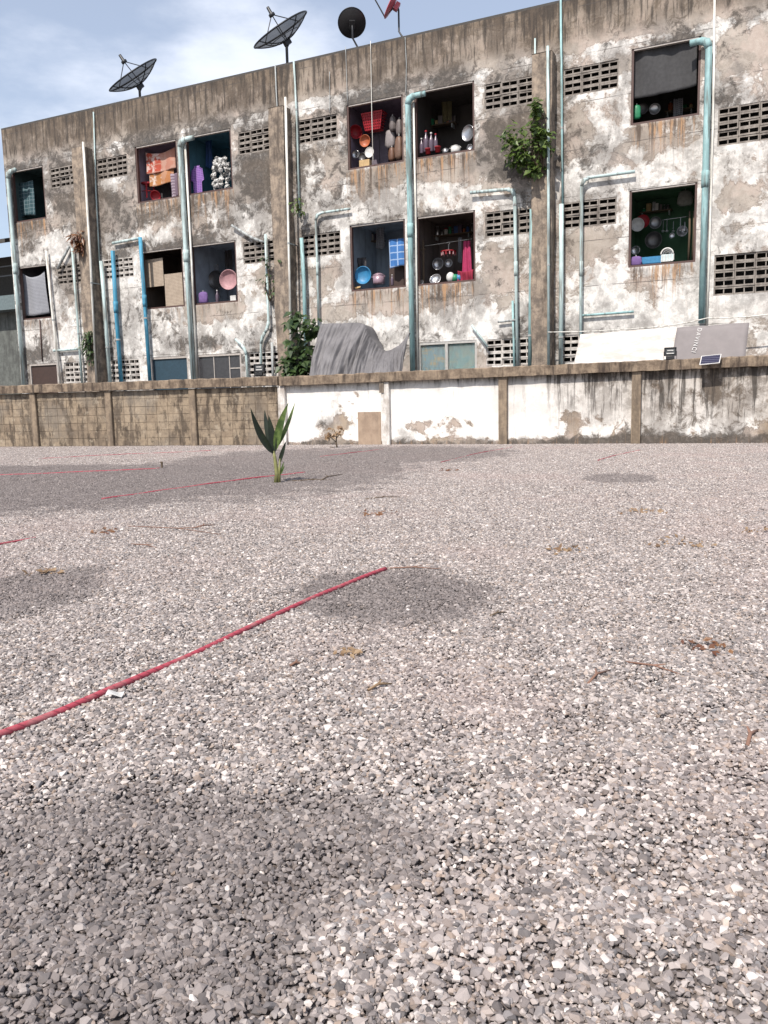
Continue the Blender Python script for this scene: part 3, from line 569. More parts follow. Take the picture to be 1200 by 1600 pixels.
# third floor
cloth(24,289,57,338,.35,'hanging_cloth','dark teal checked cloth hanging in the top floor window at the left end','cloth',M_PLAIDT,.02,3)
cloth(228,242,276,268,.30,'printed_banner','orange red printed cloth strung across a top floor window','cloth',M_BANNER,.10,2,.02); cloth(233,270,273,288,.34,'printed_banner','lower orange and cream printed cloth under the red banner','cloth',M_BANNER2,.03,1,.015)
cloth(267,272,281,308,.22,'striped_towel','narrow grey striped towel beside the orange banner','towel',M_STRIPE,.02,2,.02)
wd, ht = sizes(241,284,268,311,.9); fmesh(MB().box(-wd/2,wd/2,-.02,.02,0,ht).box(-wd*.12,-wd*.02,-.035,-.02,ht*.35,ht*.7).box(wd*.06,wd*.16,-.035,-.02,ht*.3,ht*.7),'wall_board','black board with two hooks behind the orange banner','board',M_BOARD,254,311,.9)
def stool(cx, base, wpx, hpx, y, label, mat):
    t = fthing('plastic_stool', label, 'stool', cx, base, y); w_, h_ = wpx*pxm(y, cx)/2, sizes(cx, base-hpx, cx+1, base, y)[1]
    MB().lathe([(.01,h_),(w_*.9,h_),(w_,h_*.97),(w_,h_*.88),(w_*.92,h_*.86)], 18).build('seat', mat, t, True)
    MB().tube([(w_*.9*math.cos(q), w_*.9*math.sin(q), h_*.45) for q in np.linspace(0,6.283,19)], w_*.06, 6, False).build('ring', mat, t, True)
    for k in range(4):
        q = k*1.571+.6; MB().tube([(w_*.85*math.cos(q), w_*.85*math.sin(q), h_*.92), (w_*1.1*math.cos(q), w_*1.1*math.sin(q), 0)], [w_*.14, w_*.1], 6).build('leg', mat, t)
stool(231,312,17,26,.5,'red plastic stool in the corner below the orange banner',M_RED); pan(243,306,6,.3,'small red basin leaning beside the red stool',M_RED,'basin','basin',.5,.4,.3)
cloth(300,262,320,304,.28,'checked_shirt','purple checked shirt hanging in a blue walled window','shirt',M_PLAIDP,.0,2,.02,shirt=True)
def bundle(cx, base, wpx, hpx, y, label):
    t = fthing('plastic_bag_bundle', label, 'bag bundle', cx, base, y); w_, h_ = wpx*pxm(y, cx)/2, sizes(cx, base-hpx, cx+1, base, y)[1]; mb = MB()
    for k in range(95):
        z = random.uniform(.05,.97)*h_; rr = w_*(.55+.45*math.sin(min(1, z/h_*1.05+.1)*3.0)**.6 if z < h_*.9 else .5); q = random.uniform(0, 6.28); c = Vector((rr*.85*math.cos(q), rr*.55*math.sin(q), z)); r = random.uniform(.025,.06)
        prof = [(0,-r),(r*.8,-r*.6),(r,0),(r*.75,r*.65),(0,r)]; b0 = len(mb.v); mb.lathe(prof, 7, Matrix.Translation(c) @ Euler((random.uniform(0,3),random.uniform(0,3),0)).to_matrix().to_4x4())
        for i in range(b0, len(mb.v)): mb.v[i] = tuple(Vector(mb.v[i])+Vector((random.uniform(-1,1),random.uniform(-1,1),random.uniform(-1,1)))*r*.5)
    mb.build('knotted_bags', M_WHITEP, t); MB().tube([(0,0,0),(0,0,h_*.98)], .02, 6).build('cord', M_GREYP, t)
bundle(347,298,28,52,.30,'tall bundle of knotted white plastic bags in a top floor window')
def basket(cx, cy, wpx, hpx, y, label, mat):
    t = fthing('basket', label, 'basket', cx, cy+hpx/2, y); w_, h_ = wpx*pxm(y, cx)/2, sizes(cx, cy-hpx/2, cx+1, cy+hpx/2, y)[1]
    for k in range(7):
        z = h_*k/6; x = w_*(.72+.28*k/6); yy = .13*(.75+.25*k/6); MB().tube([(-x,-yy,z),(x,-yy,z),(x,yy,z),(-x,yy,z),(-x,-yy,z)], .011 if k < 6 else .02, 5).build('hoop', mat, t)
    for k in range(9):
        u = -1+2*k/8; MB().tube([(u*w_*.72,-.10,0),(u*w_,-.13,h_)], .011, 5).build('slat', mat, t)
    MB().box(-w_*.72,w_*.72,-.09,.1,0,.012).add([(-w_*.7,-.085,0),(w_*.7,-.085,0),(w_*.95,-.115,h_),(-w_*.95,-.115,h_)],[(0,1,2,3)]).build('lining', mat, t)
basket(585,191,31,26,.4,'red plastic basket hanging high in the top floor kitchen window',M_RED)
pan(556,206,8.5,.4,'red basin hanging below the red basket',M_RED,'basin','basin',.8,.5,.2); pan(570,220,7.5,.35,'orange bowl beside the red basin',M_ORG,'bowl','bowl',.5,.1)
pan(577,238,6.5,.3,'round white clock face above the yellow box','_' and M_WHITEP,'clock','clock',.12); pan(556,241,5,.35,'small steel pan low at the left of the kitchen window',M_STEEL,depth=.4); pan(566,245,5,.32,'small dark pan beside the white clock',M_DSTEEL,depth=.4)
wd, ht = sizes(563,253,579,261,.2); fmesh(MB().box(-wd/2,wd/2,-.06,.08,0,ht),'cardboard_box','small yellow cardboard box on the kitchen window sill','box',M_CARD,571,261,.2)
wd, ht = sizes(580,214,607,256,.9); ct = fthing('cabinet','grey purple cabinet standing inside the kitchen window','cabinet',593.5,256,.9); MB().box(-wd/2,wd/2,0,.35,-.5,ht).build('body', simple('cabinet_paint',(.16,.13,.17),.6), ct); MB().box(-.006,.006,-.006,0,-.48,ht-.03).build('door_gap', M_BLACK, ct)
def bag(x0, y0, x1, y1, y, label, mat=None, name='hanging_bag'):
    wd, ht = sizes(x0, y0, x1, y1, y); t = fthing(name, label, 'bag', (x0+x1)/2, y1, y); ph = random.uniform(0, 6); mb = MB()
    prof = [(0,0),(.36,.03),(.5,.18),(.5,.45),(.46,.72),(.40,.88),(.26,.97),(.1,1)]
    vs, fs, n = [], [], 14
    for r, z in prof:
        for j in range(n):
            q = 6.283*j/n; k = 1+.16*math.sin(3*q+ph)+.1*math.sin(5*q+z*9); vs.append((r*wd*k*math.cos(q), r*wd*.6*k*math.sin(q), z*ht))
    for i in range(len(prof)-1):
        for j in range(n): fs.append((i*n+j, i*n+(j+1)%n, (i+1)*n+(j+1)%n, (i+1)*n+j))
    mb.add(vs, fs).build('sack', mat or M_CLEAR, t, True); MB().tube([(0,0,ht*.88),(0,.01,ht*1.12)], .008, 5).build('string', M_WHITEP, t)
bag(608,183,619,205,.4,'pale bag hung high beside the teal downpipe'); bag(619,188,629,212,.35,'pale bag hung close behind the teal downpipe'); bag(603,205,618,232,.5,'greyish bag hung under the pale bags',simple('grey_bag',(.25,.22,.22),.5)); bag(617,215,631,250,.3,'brownish clear bag low beside the teal downpipe',simple('brown_bag',(.17,.10,.07),.5)); bag(607,232,618,252,.4,'brown bag at the foot of the hung bags',simple('brown_bag2',(.16,.08,.05),.5))
def bottle(cx, base, hpx, y, label, mat, capm, group=None):
    h = sizes(cx, base-hpx, cx+1, base, y)[1]; r = h*.14; t = fthing('bottle', label, 'bottle', cx, base, y, group)
    MB().lathe([(r*.9,0),(r,.03*h),(r,.55*h),(r*.75,.68*h),(r*.34,.8*h),(r*.32,.93*h)], 14).build('body', mat, t, True); MB().lathe([(r*.42,.93*h),(r*.42,h)], 10).build('cap', capm, t)
M_BOTT = simple('clear_bottle', (.11,.08,.11), .25)
for k, (cx, b_, h_, lb) in enumerate([(659,240,24,'shortest clear bottle at the left of the bottle row'),(666,238,34,'tall clear bottle second in the bottle row'),(674,237,30,'clear bottle third in the bottle row'),(681,236,27,'clear bottle at the right end of the bottle row')]): bottle(cx, b_, h_, .16+.04*(k%2), lb, M_BOTT, M_RED if k%2 else M_WHITEP, 'bottles on the top floor sill')
for cx, b_, lb in ((669,241,'red tub in front of the bottle row'),(684,238,'smaller red tub right of the bottle row')):
    t = fthing('tub', lb, 'tub', cx, b_, .12); MB().lathe([(.055,0),(.07,.12),(.075,.12),(.074,.13),(.066,.12),(.05,.01)], 16).build('cup', M_RED, t, True); MB().lathe([(.076,.112),(.076,.128)], 16).build('rim', M_RED, t)
def pot(cx, base, wpx, hpx, y, label, mat):
    t = fthing('cooking_pot', label, 'pot', cx, base, y); r, h = wpx*pxm(y, cx)/2, sizes(cx, base-hpx, cx+1, base, y)[1]
    MB().lathe([(r*.85,0),(r*.97,h*.1),(r,h*.7)], 20).build('body', mat, t, True); MB().lathe([(r*1.04,h*.7),(r*1.0,h*.76),(r*.4,h*.9),(0,h*.92)], 20).build('lid', mat, t, True); MB().lathe([(r*.1,h*.9),(r*.14,h)], 10).build('knob', M_BLACK, t)
    for sg in (1,-1): MB().tube([(sg*r,-.03,h*.6),(sg*r*1.2,-.03,h*.62),(sg*r*1.2,.03,h*.62),(sg*r,.03,h*.6)], r*.05, 5).build('handle', mat, t)
pot(712,239,14,13,.2,'white cooking pot on the top floor sill','' or M_WHITEP); pot(696,240,9,9,.25,'small grey pot between the bottles and the white pot',M_STEEL)
pan(731,208,10.5,.5,'large steel pan hanging at the right jamb of the top floor kitchen',M_STEEL,depth=.2,rz=-.35); pan(734,230,4,.25,'small steel ladle bowl under the large hanging pan',M_STEEL,'ladle','ladle',.5)
wd, ht = sizes(988,80,1087,142,.14); fmesh(MB().sheet(lambda u, v: ((u-.5)*wd, .02*math.sin(u*9+v*3)+.012*math.sin(u*23), ht*v+.05*u*(1-v)-.03*math.sin(u*3.1)*(1-v)), 30, 16),'shade_sheet','black shade sheet covering the upper half of the rightmost top floor window','sheet',M_SHADE,1037,146,.14,True,.006)
pan(1023,170,8,.6,'round pale fan guard below the black shade sheet',M_STEEL,'fan','fan',.3); pan(1004,170,8,.5,'dark pan beside the pale fan guard',M_DSTEEL)
bag(989,166,1000,187,.25,'green bag in the lower left corner under the shade sheet',M_GREENP)
# second floor
cloth(36,429,79,492,.16,'net_curtain','grey netting slung across the second floor window at the left end','net',M_NET,.16,1.5,.04,narrow=.1)
wd, ht = sizes(226,408,258,448,.22); fmesh(MB().sheet(lambda u, v: ((u-.5)*wd, .01*math.sin(u*5), ht*v), 10, 8),'lattice_panel','upper left beige lattice panel in a dark second floor window','panel',M_LAT,242,448,.22,False,.012)
wd, ht = sizes(258,430,289,479,.20); fmesh(MB().sheet(lambda u, v: ((u-.5)*wd, .01*math.sin(u*5), ht*v), 10, 8),'lattice_panel','lower right beige lattice panel in a dark second floor window','panel',M_LAT,273.5,479,.20,False,.012)
pan(357,437,12,.2,'pink plastic basin hanging in the second floor window',M_PINK,'basin','basin',.35,rz=.15); pan(337,437,11,.9,'black wok hanging left of the pink basin',M_DSTEEL,'wok','wok',.35)
wd, ht = sizes(310,418,346,475,1.2); fmesh(MB().box(-wd/2,wd/2,-.02,.02,0,ht).box(-wd/2+.04,-wd/2+.06,-.035,-.02,.05,ht-.05).box(wd*.1,wd*.12,-.035,-.02,.05,ht-.05),'plywood_door','pale grey door panel standing behind the black wok','door panel',simple('pale_panel',(.24,.25,.28),.7),328,475,1.2)
bag(311,457,325,475,.2,'purple bag on the sill below the grey door panel',M_LILAC); bottle(340,473,20,.2,'clear bottle on the sill between purple bag and basin',M_BOTT,M_WHITEP)
wd, ht = sizes(362,464,371,471,.15); fmesh(MB().box(-wd/2,wd/2,-.05,.05,0,ht).box(-wd/2-.004,wd/2+.004,-.054,.054,ht,ht+.02),'food_box','small white box at the right end of the basin sill','box',M_WHITEP,366,471,.15)
pan(567,430,11.5,.22,'blue plastic basin hanging in a blue grey second floor room',M_BLUEP,'basin','basin',.4,rz=.1)
cloth(608,376,633,417,.35,'plaid_cloth','blue and white plaid cloth hanging beside the teal downpipe','cloth',M_PLAIDB,.0,2,.02); wd, ht = sizes(611,418,634,451,.7); fmesh(MB().box(-wd/2,wd/2,-.1,.2,0,ht).box(-wd/2-.01,wd/2+.01,-.11,.21,ht,ht+.03),'storage_box','dark brown crate below the blue plaid cloth','crate',M_BROWNP,622.5,451,.7)
pot(592,444,17,19,.22,'pinkish pot with lid on the sill right of the blue basin',simple('rosy_metal',(.36,.25,.30),.35,.3)); bottle(613,446,17,.2,'clear bottle on the sill before the dark crate',M_BOTT,M_WHITEP); pan(559,449,4,.15,'small brown bowl on the sill under the blue basin',M_CARD,'bowl','bowl',.7,-1.2)
cloth(558,404,572,418,.6,'black_bag','black cloth hanging above the blue basin','cloth',M_BOARD,.0,2,.03)
def hanger(cx, cy, rpx, y, label):
    t = fthing('drying_rack', label, 'drying rack', cx, cy, y); r = rpx*pxm(y, cx)
    MB().tube([(r*math.cos(q), r*math.sin(q), 0) for q in np.linspace(0,6.283,25)], .016, 6, False).build('hoop', M_RED, t, True); MB().tube([(r*.5*math.cos(q), r*.5*math.sin(q), 0) for q in np.linspace(0,6.283,17)], .01, 6, False).build('hoop', M_RED, t, True)
    for k in range(4): q = k*.785; MB().tube([(-r*math.cos(q),-r*math.sin(q),0),(r*math.cos(q),r*math.sin(q),0)], .01, 5).build('spoke', M_RED, t)
    for k in range(12): q = k*.5236; MB().box(r*math.cos(q)-.012, r*math.cos(q)+.012, r*math.sin(q)-.006, r*math.sin(q)+.006, -.09, -.01).build('peg', M_PINK if k%3 else M_RED, t)
    MB().tube([(0,0,0),(0,0,.16),(.03,0,.2),(.0,0,.23)], .01, 5).build('hook', M_WHITEP, t)
hanger(701,393,10.5,.7,'round red clothes drying rack hanging in a second floor window'); rope_line([(660,385),(738,373)],.006,'clothes_line','thin line the red drying rack hangs from','line',M_WHP,.71)
pan(684,412,8,.9,'larger steel pan hanging left of the red drying rack',M_STEEL,depth=.45); pan(701,411,5.5,.9,'smaller steel pan hanging under the red drying rack',M_STEEL,depth=.45); pan(680,436,8,.2,'steel wok leaning on the sill under the hanging pans',M_STEEL,'wok','wok',.45,-.5)
t = fthing('ball','white, green and blue ball shaped bundle on the sill by the pink towel','ball',710,441,.2); r = 7.5*pxm(.2, 710)
for k, m in enumerate((M_WHITEP, M_GREENP, M_BLUEP)):
    MB().lathe([(r*math.sin(q), r-r*math.cos(q)) for q in np.linspace(.02, 3.12, 12)], 18, Matrix.Translation((r*(k-1)*.8, .03*k, 0)) @ Matrix.Diagonal((.85,.8,.8 if k else 1,1))).build('lump', m, t, True)
cloth(722,378,738,432,.6,'pink_towel','long magenta towel hanging at the right of the second floor window','towel',M_MAG,.0,2,.03,narrow=.35); cloth(715,424,740,442,.16,'red_cloth','crumpled red cloth on the sill below the magenta towel','cloth',simple('dull_red_cloth',(.28,.02,.05),.9),.04,3,.04)
fmesh(MB().tube([(0,0,0),(.004,0,sizes(662,375,663,445,.4)[1])], .028, 8).box(-.06,.06,-.02,.02,sizes(662,390,663,445,.4)[1],sizes(662,388,663,445,.4)[1]),'wooden_pole','brown pole standing left of the hanging pans','pole',M_STEM,662,446,.4)
pan(653.5+4,441,4,.15,'small bowl at the left corner of the pan window sill',M_STEEL,'bowl','bowl',.6,-.6)
pan(996,351,10,.8,'white enamel pan at the left of the green walled kitchen window',M_WHITEP,depth=.35,rz=.2); pan(1004,346,10,1.0,'red lid half hidden behind the white enamel pan',M_RED,'lid','lid',.15); pan(1021,375,12.5,1.1,'big dark wok in the green walled kitchen window',M_DSTEEL,'wok','wok',.4); pan(1024,348,9,1.1,'grey pan above the big dark wok',simple('worn_steel',(.25,.25,.26),.35,.7),depth=.3); pan(993,391,6.5,.8,'small steel pan below the white enamel pan',M_STEEL,depth=.35)
t = fthing('dish_rack','white arched dish rack on the green kitchen sill','dish rack',1042.5,409,.16); rw = 9.5*pxm(.16, 1042); rh = sizes(1042,384,1043,409,.16)[1]
MB().box(-rw,rw,-.06,.08,0,.02).build('base', M_WHITEP, t); MB().box(-rw,rw,-.055,-.045,.02,rh*.45).build('front', simple('rack_white',(.55,.66,.68),.5), t)
for k in range(3): MB().tube([(rw*(1-.27*k)*math.cos(q), -.05+.05*k, rh*.45+rw*(1-.27*k)*math.sin(q)) for q in np.linspace(0,3.1416,15)], .016, 6).build('arch', M_WHITEP, t, True)
for k in range(5): MB().box(-rw+.02+k*rw*.47,-rw+.035+k*rw*.47,-.065,-.055,.02,rh*.45).build('slat', M_WHITEP, t)
for k, (cx, l) in enumerate([(1036,18),(1042,20),(1052,16),(1063,22),(1070,15)]):
    t = fthing('utensil', ['leftmost steel ladle hanging in the green kitchen','second steel ladle hanging in the green kitchen','short spatula hanging in the green kitchen','long ladle hanging at the middle right of the green kitchen','short spoon hanging nearest the kitchen poles'][k], 'utensil', cx, 362, 1.1, 'utensils hung in the green kitchen'); hh = sizes(cx, 362-l, cx+1, 362, 1.1)[1]
    MB().tube([(0,0,.03),(0,0,hh)], .009, 5).build('handle', M_STEEL, t); MB().lathe([(.0,-.02),(.03,-.012),(.042,.012),(.044,.02)], 12).build('bowl', M_STEEL, t, True)
rope_line([(1034,344),(1076,338)],.008,'utensil_rail','steel rail the kitchen utensils hang from','rail',M_STEEL,1.12)
pan(1066,361,8,1.1,'steel saucepan hanging among the kitchen poles',M_STEEL,depth=.6,handle=.2); pan(1050,368,4,1.1,'tiny round steel lid under the hanging ladles',M_STEEL,'lid','lid',.3)
for cx, lb in ((1075.5,'left of two poles at the right side of the green kitchen'),(1082,'right of two poles at the right side of the green kitchen')):
    hh = sizes(cx, 330, cx+1, 411, .5)[1]; fmesh(MB().tube([(0,0,0),(.01,0,hh*.6),(0,.02,hh)], [.026,.024,.018], 7),'wooden_pole',lb,'pole',M_STEM,cx,411,.5,True,group='poles in the green kitchen')
wd, ht = sizes(1003,403,1033,413,.3); fmesh(MB().box(-wd/2,wd/2,-.05,.1,0,ht).box(-wd/2+.02,wd/2-.02,-.06,-.05,ht*.2,ht*.8),'plastic_tray','blue tray on the green kitchen sill','tray',M_BLUEP,1018,414,.3); bag(985,402,1002,416,.16,'lilac bag in the left corner of the green kitchen sill',M_LILAC); bag(1059,300,1082,322,1.0,'tangle of pale bags hung high in the green kitchen',simple('pale_rag',(.2,.2,.18),.8))

# dim shelves at the back of the kitchens
ORD = ['leftmost ', 'second ', 'third ', 'fourth ', 'fifth ', 'sixth ', 'seventh ', 'eighth ', 'ninth ', 'tenth ', 'eleventh ', 'twelfth ']
def shelf(x0, x1, py, y, label, jl, grp, seed, n=8):
    rg = random.Random(seed); wd = sizes(x0, py, x1, py+1, y)[0]; t = fthing('wall_shelf', label, 'shelf', (x0+x1)/2, py, y)
    MB().box(-wd/2,wd/2,-.1,.1,-.025,0).build('board', M_STEM, t)
    for sg in (-1,1): MB().box(sg*wd*.42-.01,sg*wd*.42+.01,-.08,.1,-.12,-.025).build('bracket', M_GREYP, t)
    s0, z0 = FS((x0+x1)/2, py, y); x = -wd/2+.05; cnt_ = -1
    while x < wd/2-.05 and n > 0:
        r = rg.uniform(.025,.055); h = rg.uniform(.08,.24); m = rg.choice([M_STEEL, M_CLEAR, M_BOTT, M_CARD, M_DSTEEL, M_WHITEP, M_GREENP, M_ORG, M_NAVY]); x += r
        cnt_ += 1; j = thing('jar', ORD[cnt_]+jl, 'jar', FL(s0+x, y+rg.uniform(-.03,.03), z0), -YAW+rg.uniform(-.5,.5), grp)
        if rg.random() < .6: MB().lathe([(r*.9,0),(r,.01),(r,h*.75),(r*.7,h*.88)], 12).build('body', m, j, True); MB().lathe([(r*.75,h*.88),(r*.75,h)], 12).build('lid', rg.choice([M_RED, M_BLACK, M_STEEL]), j)
        else: MB().box(-r,r,-r*.8,r*.8,0,h*.8).build('body', m, j, bevel=.004); MB().box(-r*1.05,r*1.05,-r*.85,r*.85,h*.8,h*.9).build('lid', m, j)
        x += r+rg.uniform(.0,.03); n -= 1
shelf(655,712,196,1.35,'upper shelf of jars in the dark top floor kitchen','jar or box from the left on the shelf in the dark top floor kitchen','jars in the dark top floor kitchen',1,12)
shelf(678,738,366,1.45,'shelf of jars above the red drying rack','jar or box from the left on the shelf above the red drying rack','jars above the drying rack',2,12); shelf(548,600,378,1.5,'shelf of jars high in the blue grey second floor room','jar or box from the left on the shelf in the blue grey room','jars in the blue grey room',3,9)
shelf(1000,1050,330,1.5,'shelf of jars above the pans in the green kitchen','jar or box from the left on the shelf in the green kitchen','jars in the green kitchen',4,9); shelf(570,612,172,1.4,'shelf behind the red basket','jar or box from the left on the shelf behind the red basket','jars behind the red basket',5,8); shelf(1040,1084,172,1.2,'shelf under the black shade sheet','jar or box from the left on the shelf under the shade sheet','jars under the shade sheet',6,8)
cloth(246,228,262,262,1.2,'dark_garment','dark garment hanging behind the orange banner','garment',M_BOARD,0,2,.03); cloth(322,222,334,262,.9,'blue_garment','dark blue garment hanging between purple shirt and bag bundle','garment',M_NAVY,0,2,.03); cloth(716,372,722,410,1.0,'grey_garment','grey garment hanging left of the magenta towel','garment',M_NET,0,2,.03); cloth(1052,96+60,1066,182,.9,'grey_garment','grey garment hanging below the right of the shade sheet','garment',M_NET,0,2,.03); cloth(690,150,706,190,1.3,'olive_garment','olive garment hanging deep in the dark top floor kitchen','garment',simple('olive_cloth',(.16,.14,.07),.9),0,2,.03); cloth(352,392,364,420,1.3,'dark_garment','dark garment hanging above the pink basin','garment',M_BOARD,0,2,.03); cloth(588,352,602,388,1.2,'grey_garment','grey garment hanging in the middle of the blue grey room','garment',M_NET,0,2,.03)

# ------------------------------------------------------------------ cables
rope_line([(856,519),(1010,512)],.010,'power_cable','pale cable running level from the pillar over the white sheet','cable',M_WHP,-.5,.02); rope_line([(1010,512),(1105,497),(1215,489)],.011,'power_cable','grey cable sagging above the grey sheet to the right edge','cable',M_WHP,-.5,.03)
for pts, lb in (([(540,73),(543,164)],'thin wire hanging from the parapet to the kitchen window corner'),([(579,64),(581,180),(583,256)],'pale thin wire hanging across the kitchen window with the red basket'),([(633,58),(635,100),(634,148)],'thin wire from the red dish down to the teal downpipe'),([(515,112),(515,176)],'thin dark wire above the vent beside the dishes')):
    rope_line(pts,.008,'wire',lb,'wire',M_WHP if 'pale' in lb else M_GREYP,-.04)
rope_line([(545,350),(583,345)],.006,'wire','wire stretched over the blue grey second floor room','wire',M_WHP,-.03)

# ------------------------------------------------------------------ satellite dishes on the roof
def meshmat():
    g = NG('dish_mesh'); g.col((.035,.037,.042)); g.b.inputs['Roughness'].default_value = .5; t = g.n.new('ShaderNodeBsdfTransparent'); mx = g.n.new('ShaderNodeMixShader'); mx.inputs[0].default_value = .42
    g.t.links.new(g.b.outputs[0], mx.inputs[1]); g.t.links.new(t.outputs[0], mx.inputs[2]); g.t.links.new(mx.outputs[0], g.out.inputs[0]); return g.m
M_MESH = meshmat(); M_DMET = simple('dark_metal', (.03,.032,.036), .45, .3)
def dish(label, cx, cy, diam, axis_, y, pole_to, dark, lnb_len=.5, depth=.17, feed='quad', col=None):
    ra = ray(cx, cy).normalized(); rx_ = (CR-ra*CR.dot(ra)).normalized(); ru_ = rx_.cross(ra); axis = rx_*axis_[0]+ru_*axis_[1]+ra*axis_[2]
    s, z = FS(cx, cy, y); base = FL(s, y, 8.78); t = thing('satellite_dish', label, 'satellite dish', base, 0)
    C = FL(s, y, z)-base; A = Vector(axis).normalized(); q = A.to_track_quat('Z', 'Y').to_matrix().to_4x4(); M = Matrix.Translation(C) @ q; r = diam/2
    prof = [(max(.001, r*k/10), diam*depth*((k/10)**2)) for k in range(11)]
    if dark: MB().lathe(prof, 36, M).build('reflector', M_MESH, t, True)
    else: MB().lathe(prof+[(r*1.0, diam*depth+.012)]+[(max(.001,a*.985), b+.012) for a, b in prof[::-1]], 36, M).build('reflector', col, t, True)
    MB().tube([M @ Vector((r*math.cos(a), r*math.sin(a), diam*depth)) for a in np.linspace(0, 6.2832, 37)], .022 if dark else .010, 6, False).build('rim', M_DMET if dark else col, t, True)
    if dark:
        for k in range(8):
            a = k*.7854+.2; MB().tube([M @ Vector((rr*math.cos(a), rr*math.sin(a), z_-.005)) for rr, z_ in prof], .014, 5).build('rib', M_DMET, t)
        MB().tube([M @ Vector((r*.55*math.cos(a), r*.55*math.sin(a), diam*depth*.3)) for a in np.linspace(0, 6.2832, 31)], .008, 5, False).build('rib', M_DMET, t, True)
        F = M @ Vector((0, 0, diam*.42))
        for k in range(3): a = k*2.094+.5; MB().tube([M @ Vector((r*.75*math.cos(a), r*.75*math.sin(a), diam*depth*.56)), F], .013, 5).build('feed_strut', M_DMET, t)
        fm = Matrix.Translation(F) @ q; MB().lathe([(.075,-.05),(.085,-.04),(.085,.02),(.045,.04),(.04,.19),(.02,.2)], 14, fm).build('feed_horn', M_DMET, t, True)
    else:
        e = M @ Vector((0, -r*.98, diam*depth)); F = M @ Vector((0, -r*.25, diam*.75)); MB().tube([M @ Vector((0, -r*.2, -.02)), e, F], .016, 6).build('feed_arm', M_DMET, t); MB().obox(F, q @ Vector((1,0,0)), q @ Vector((0,1,0)), A, .035, .035, .06).build('feed_horn', M_DMET, t)
    B = M @ Vector((0, 0, -.02)); MB().obox(B-A*.05, q @ Vector((1,0,0)), q @ Vector((0,1,0)), A, .07, .09, .05).build('mount_bracket', col or M_DMET, t)
    if pole_to is None: MB().tube([B-A*.08, (B.x, B.y, B.z-.16), (B.x, B.y, 0)], .035, 8).build('pole', M_DMET, t, True)
    else:
        s2, z2 = FS(*pole_to, y); E = FL(s2, y, 8.78)-base; zz = z2-8.78; MB().tube([B-A*.08, (B.x+A.x*-.1, B.y-A.y*.1, B.z-.1), (B.x-A.x*.1, B.y-A.y*.1, zz+.18), (E.x*.6+B.x*.4, E.y*.6+B.y*.4, zz+.05), (E.x, E.y, zz-.06), (E.x, E.y, 0)], .022, 8).build('pole', M_DMET, t, True)
    MB().box(-.16,.16,-.16,.16,-.04,.02).build('base_plate', M_DMET, t)
    return t
vw = lambda a, b, c: (a, b, c)          # direction given as right / up / away
dish('large mesh satellite dish at the left end of the roof', 217, 132, 1.62, vw(-.50,.87,.10), 1.0, None, True); dish('large mesh satellite dish nearest the black round dish', 447, 63, 1.62, vw(-.50,.86,.12), 1.0, None, True)
dish('small round black satellite dish on the parapet', 550, 37, .68, vw(-.05,.25,.95), .5, (560,72), False, col=M_BLACK, depth=.10); dish('small red satellite dish seen edge on at the top of the picture', 616, 8, .70, vw(-.86,.46,.15), .5, (634,58), False, col=simple('red_dish',(.55,.10,.13),.5), depth=.10)

# ------------------------------------------------------------------ plants
def leafcloud(mb, centers, n, size, seed, droop=.3, el=1.5):
    rg = random.Random(seed)
    for k in range(n):
        c, r = rg.choice(centers); c = Vector(c); r = Vector(r); d = Vector((rg.gauss(0,1), rg.gauss(0,1), rg.gauss(0,1))); d = d.normalized()*rg.random()**.4
        p = c+Vector((d.x*r.x, d.y*r.y, d.z*r.z)); a = Vector((rg.uniform(-1,1), rg.uniform(-1.2,.4), rg.uniform(-.8,.5)-droop)).normalized(); sd_ = a.cross(Vector((rg.uniform(-.4,.4), -.6, 1))).normalized(); up_ = sd_.cross(a); s = size*rg.choice((.45,.7,.9,1.0,1.2,1.5))*rg.uniform(.85,1.15)
        mb.add([p, p+a*s*.4*el+sd_*s*.5+up_*s*.12, p+a*s*el, p+a*s*.4*el-sd_*s*.5+up_*s*.12, p+a*s*.45*el], [(0,1,4),(1,2,4),(2,3,4),(3,0,4)])
def wallplant(name, label, cat, base, blob, n, size, mat, y=-.25, stems=5, seed=1, droop=.3, el=1.5, depth=.25):
    t = fthing(name, label, cat, base[0], base[1], y); s0, z0 = FS(base[0], base[1], y); cs = []
    for px, py, rx, ry in blob:
        s, z = FS(px, py, y); k = pxm(y, px); cs.append(((s-s0, -.02, z-z0), (rx*k, depth, ry*k)))
    mb = MB(); leafcloud(mb, cs, n, size, seed, droop, el); mb.build('foliage', mat, t)
    sm_ = MB()
    for i in range(stems):
        c = cs[i % len(cs)][0]; e = Vector(c)+Vector((random.uniform(-.5,.5)*cs[i % len(cs)][1][0], random.uniform(-.1,.1), 0)); sm_.tube([(0,.05,0), (e*.5+Vector((random.uniform(-.06,.06),0,.05))), e], [.022,.014,.006], 5)
    sm_.build('stem', M_STEM, t); return t
wallplant('fig_sapling','green leafy sapling growing out of the right hand pillar','plant',(846,275),[(803,215,20,24),(826,237,30,28),(840,195,12,26),(852,220,12,24),(810,245,22,14),(835,262,18,12),(838,170,6,14)],760,.095,M_LEAF,-.42,9,5,.3,1.4,.3)
wallplant('climbing_plant','dark green broad leaved plant growing behind the boundary wall','plant',(470,583),[(468,545,22,26),(456,570,14,18),(480,560,18,24),(462,500,10,12),(489,510,9,16),(470,575,26,12)],430,.15,M_DLEAF,-.9,7,8,.5,1.25,.35)
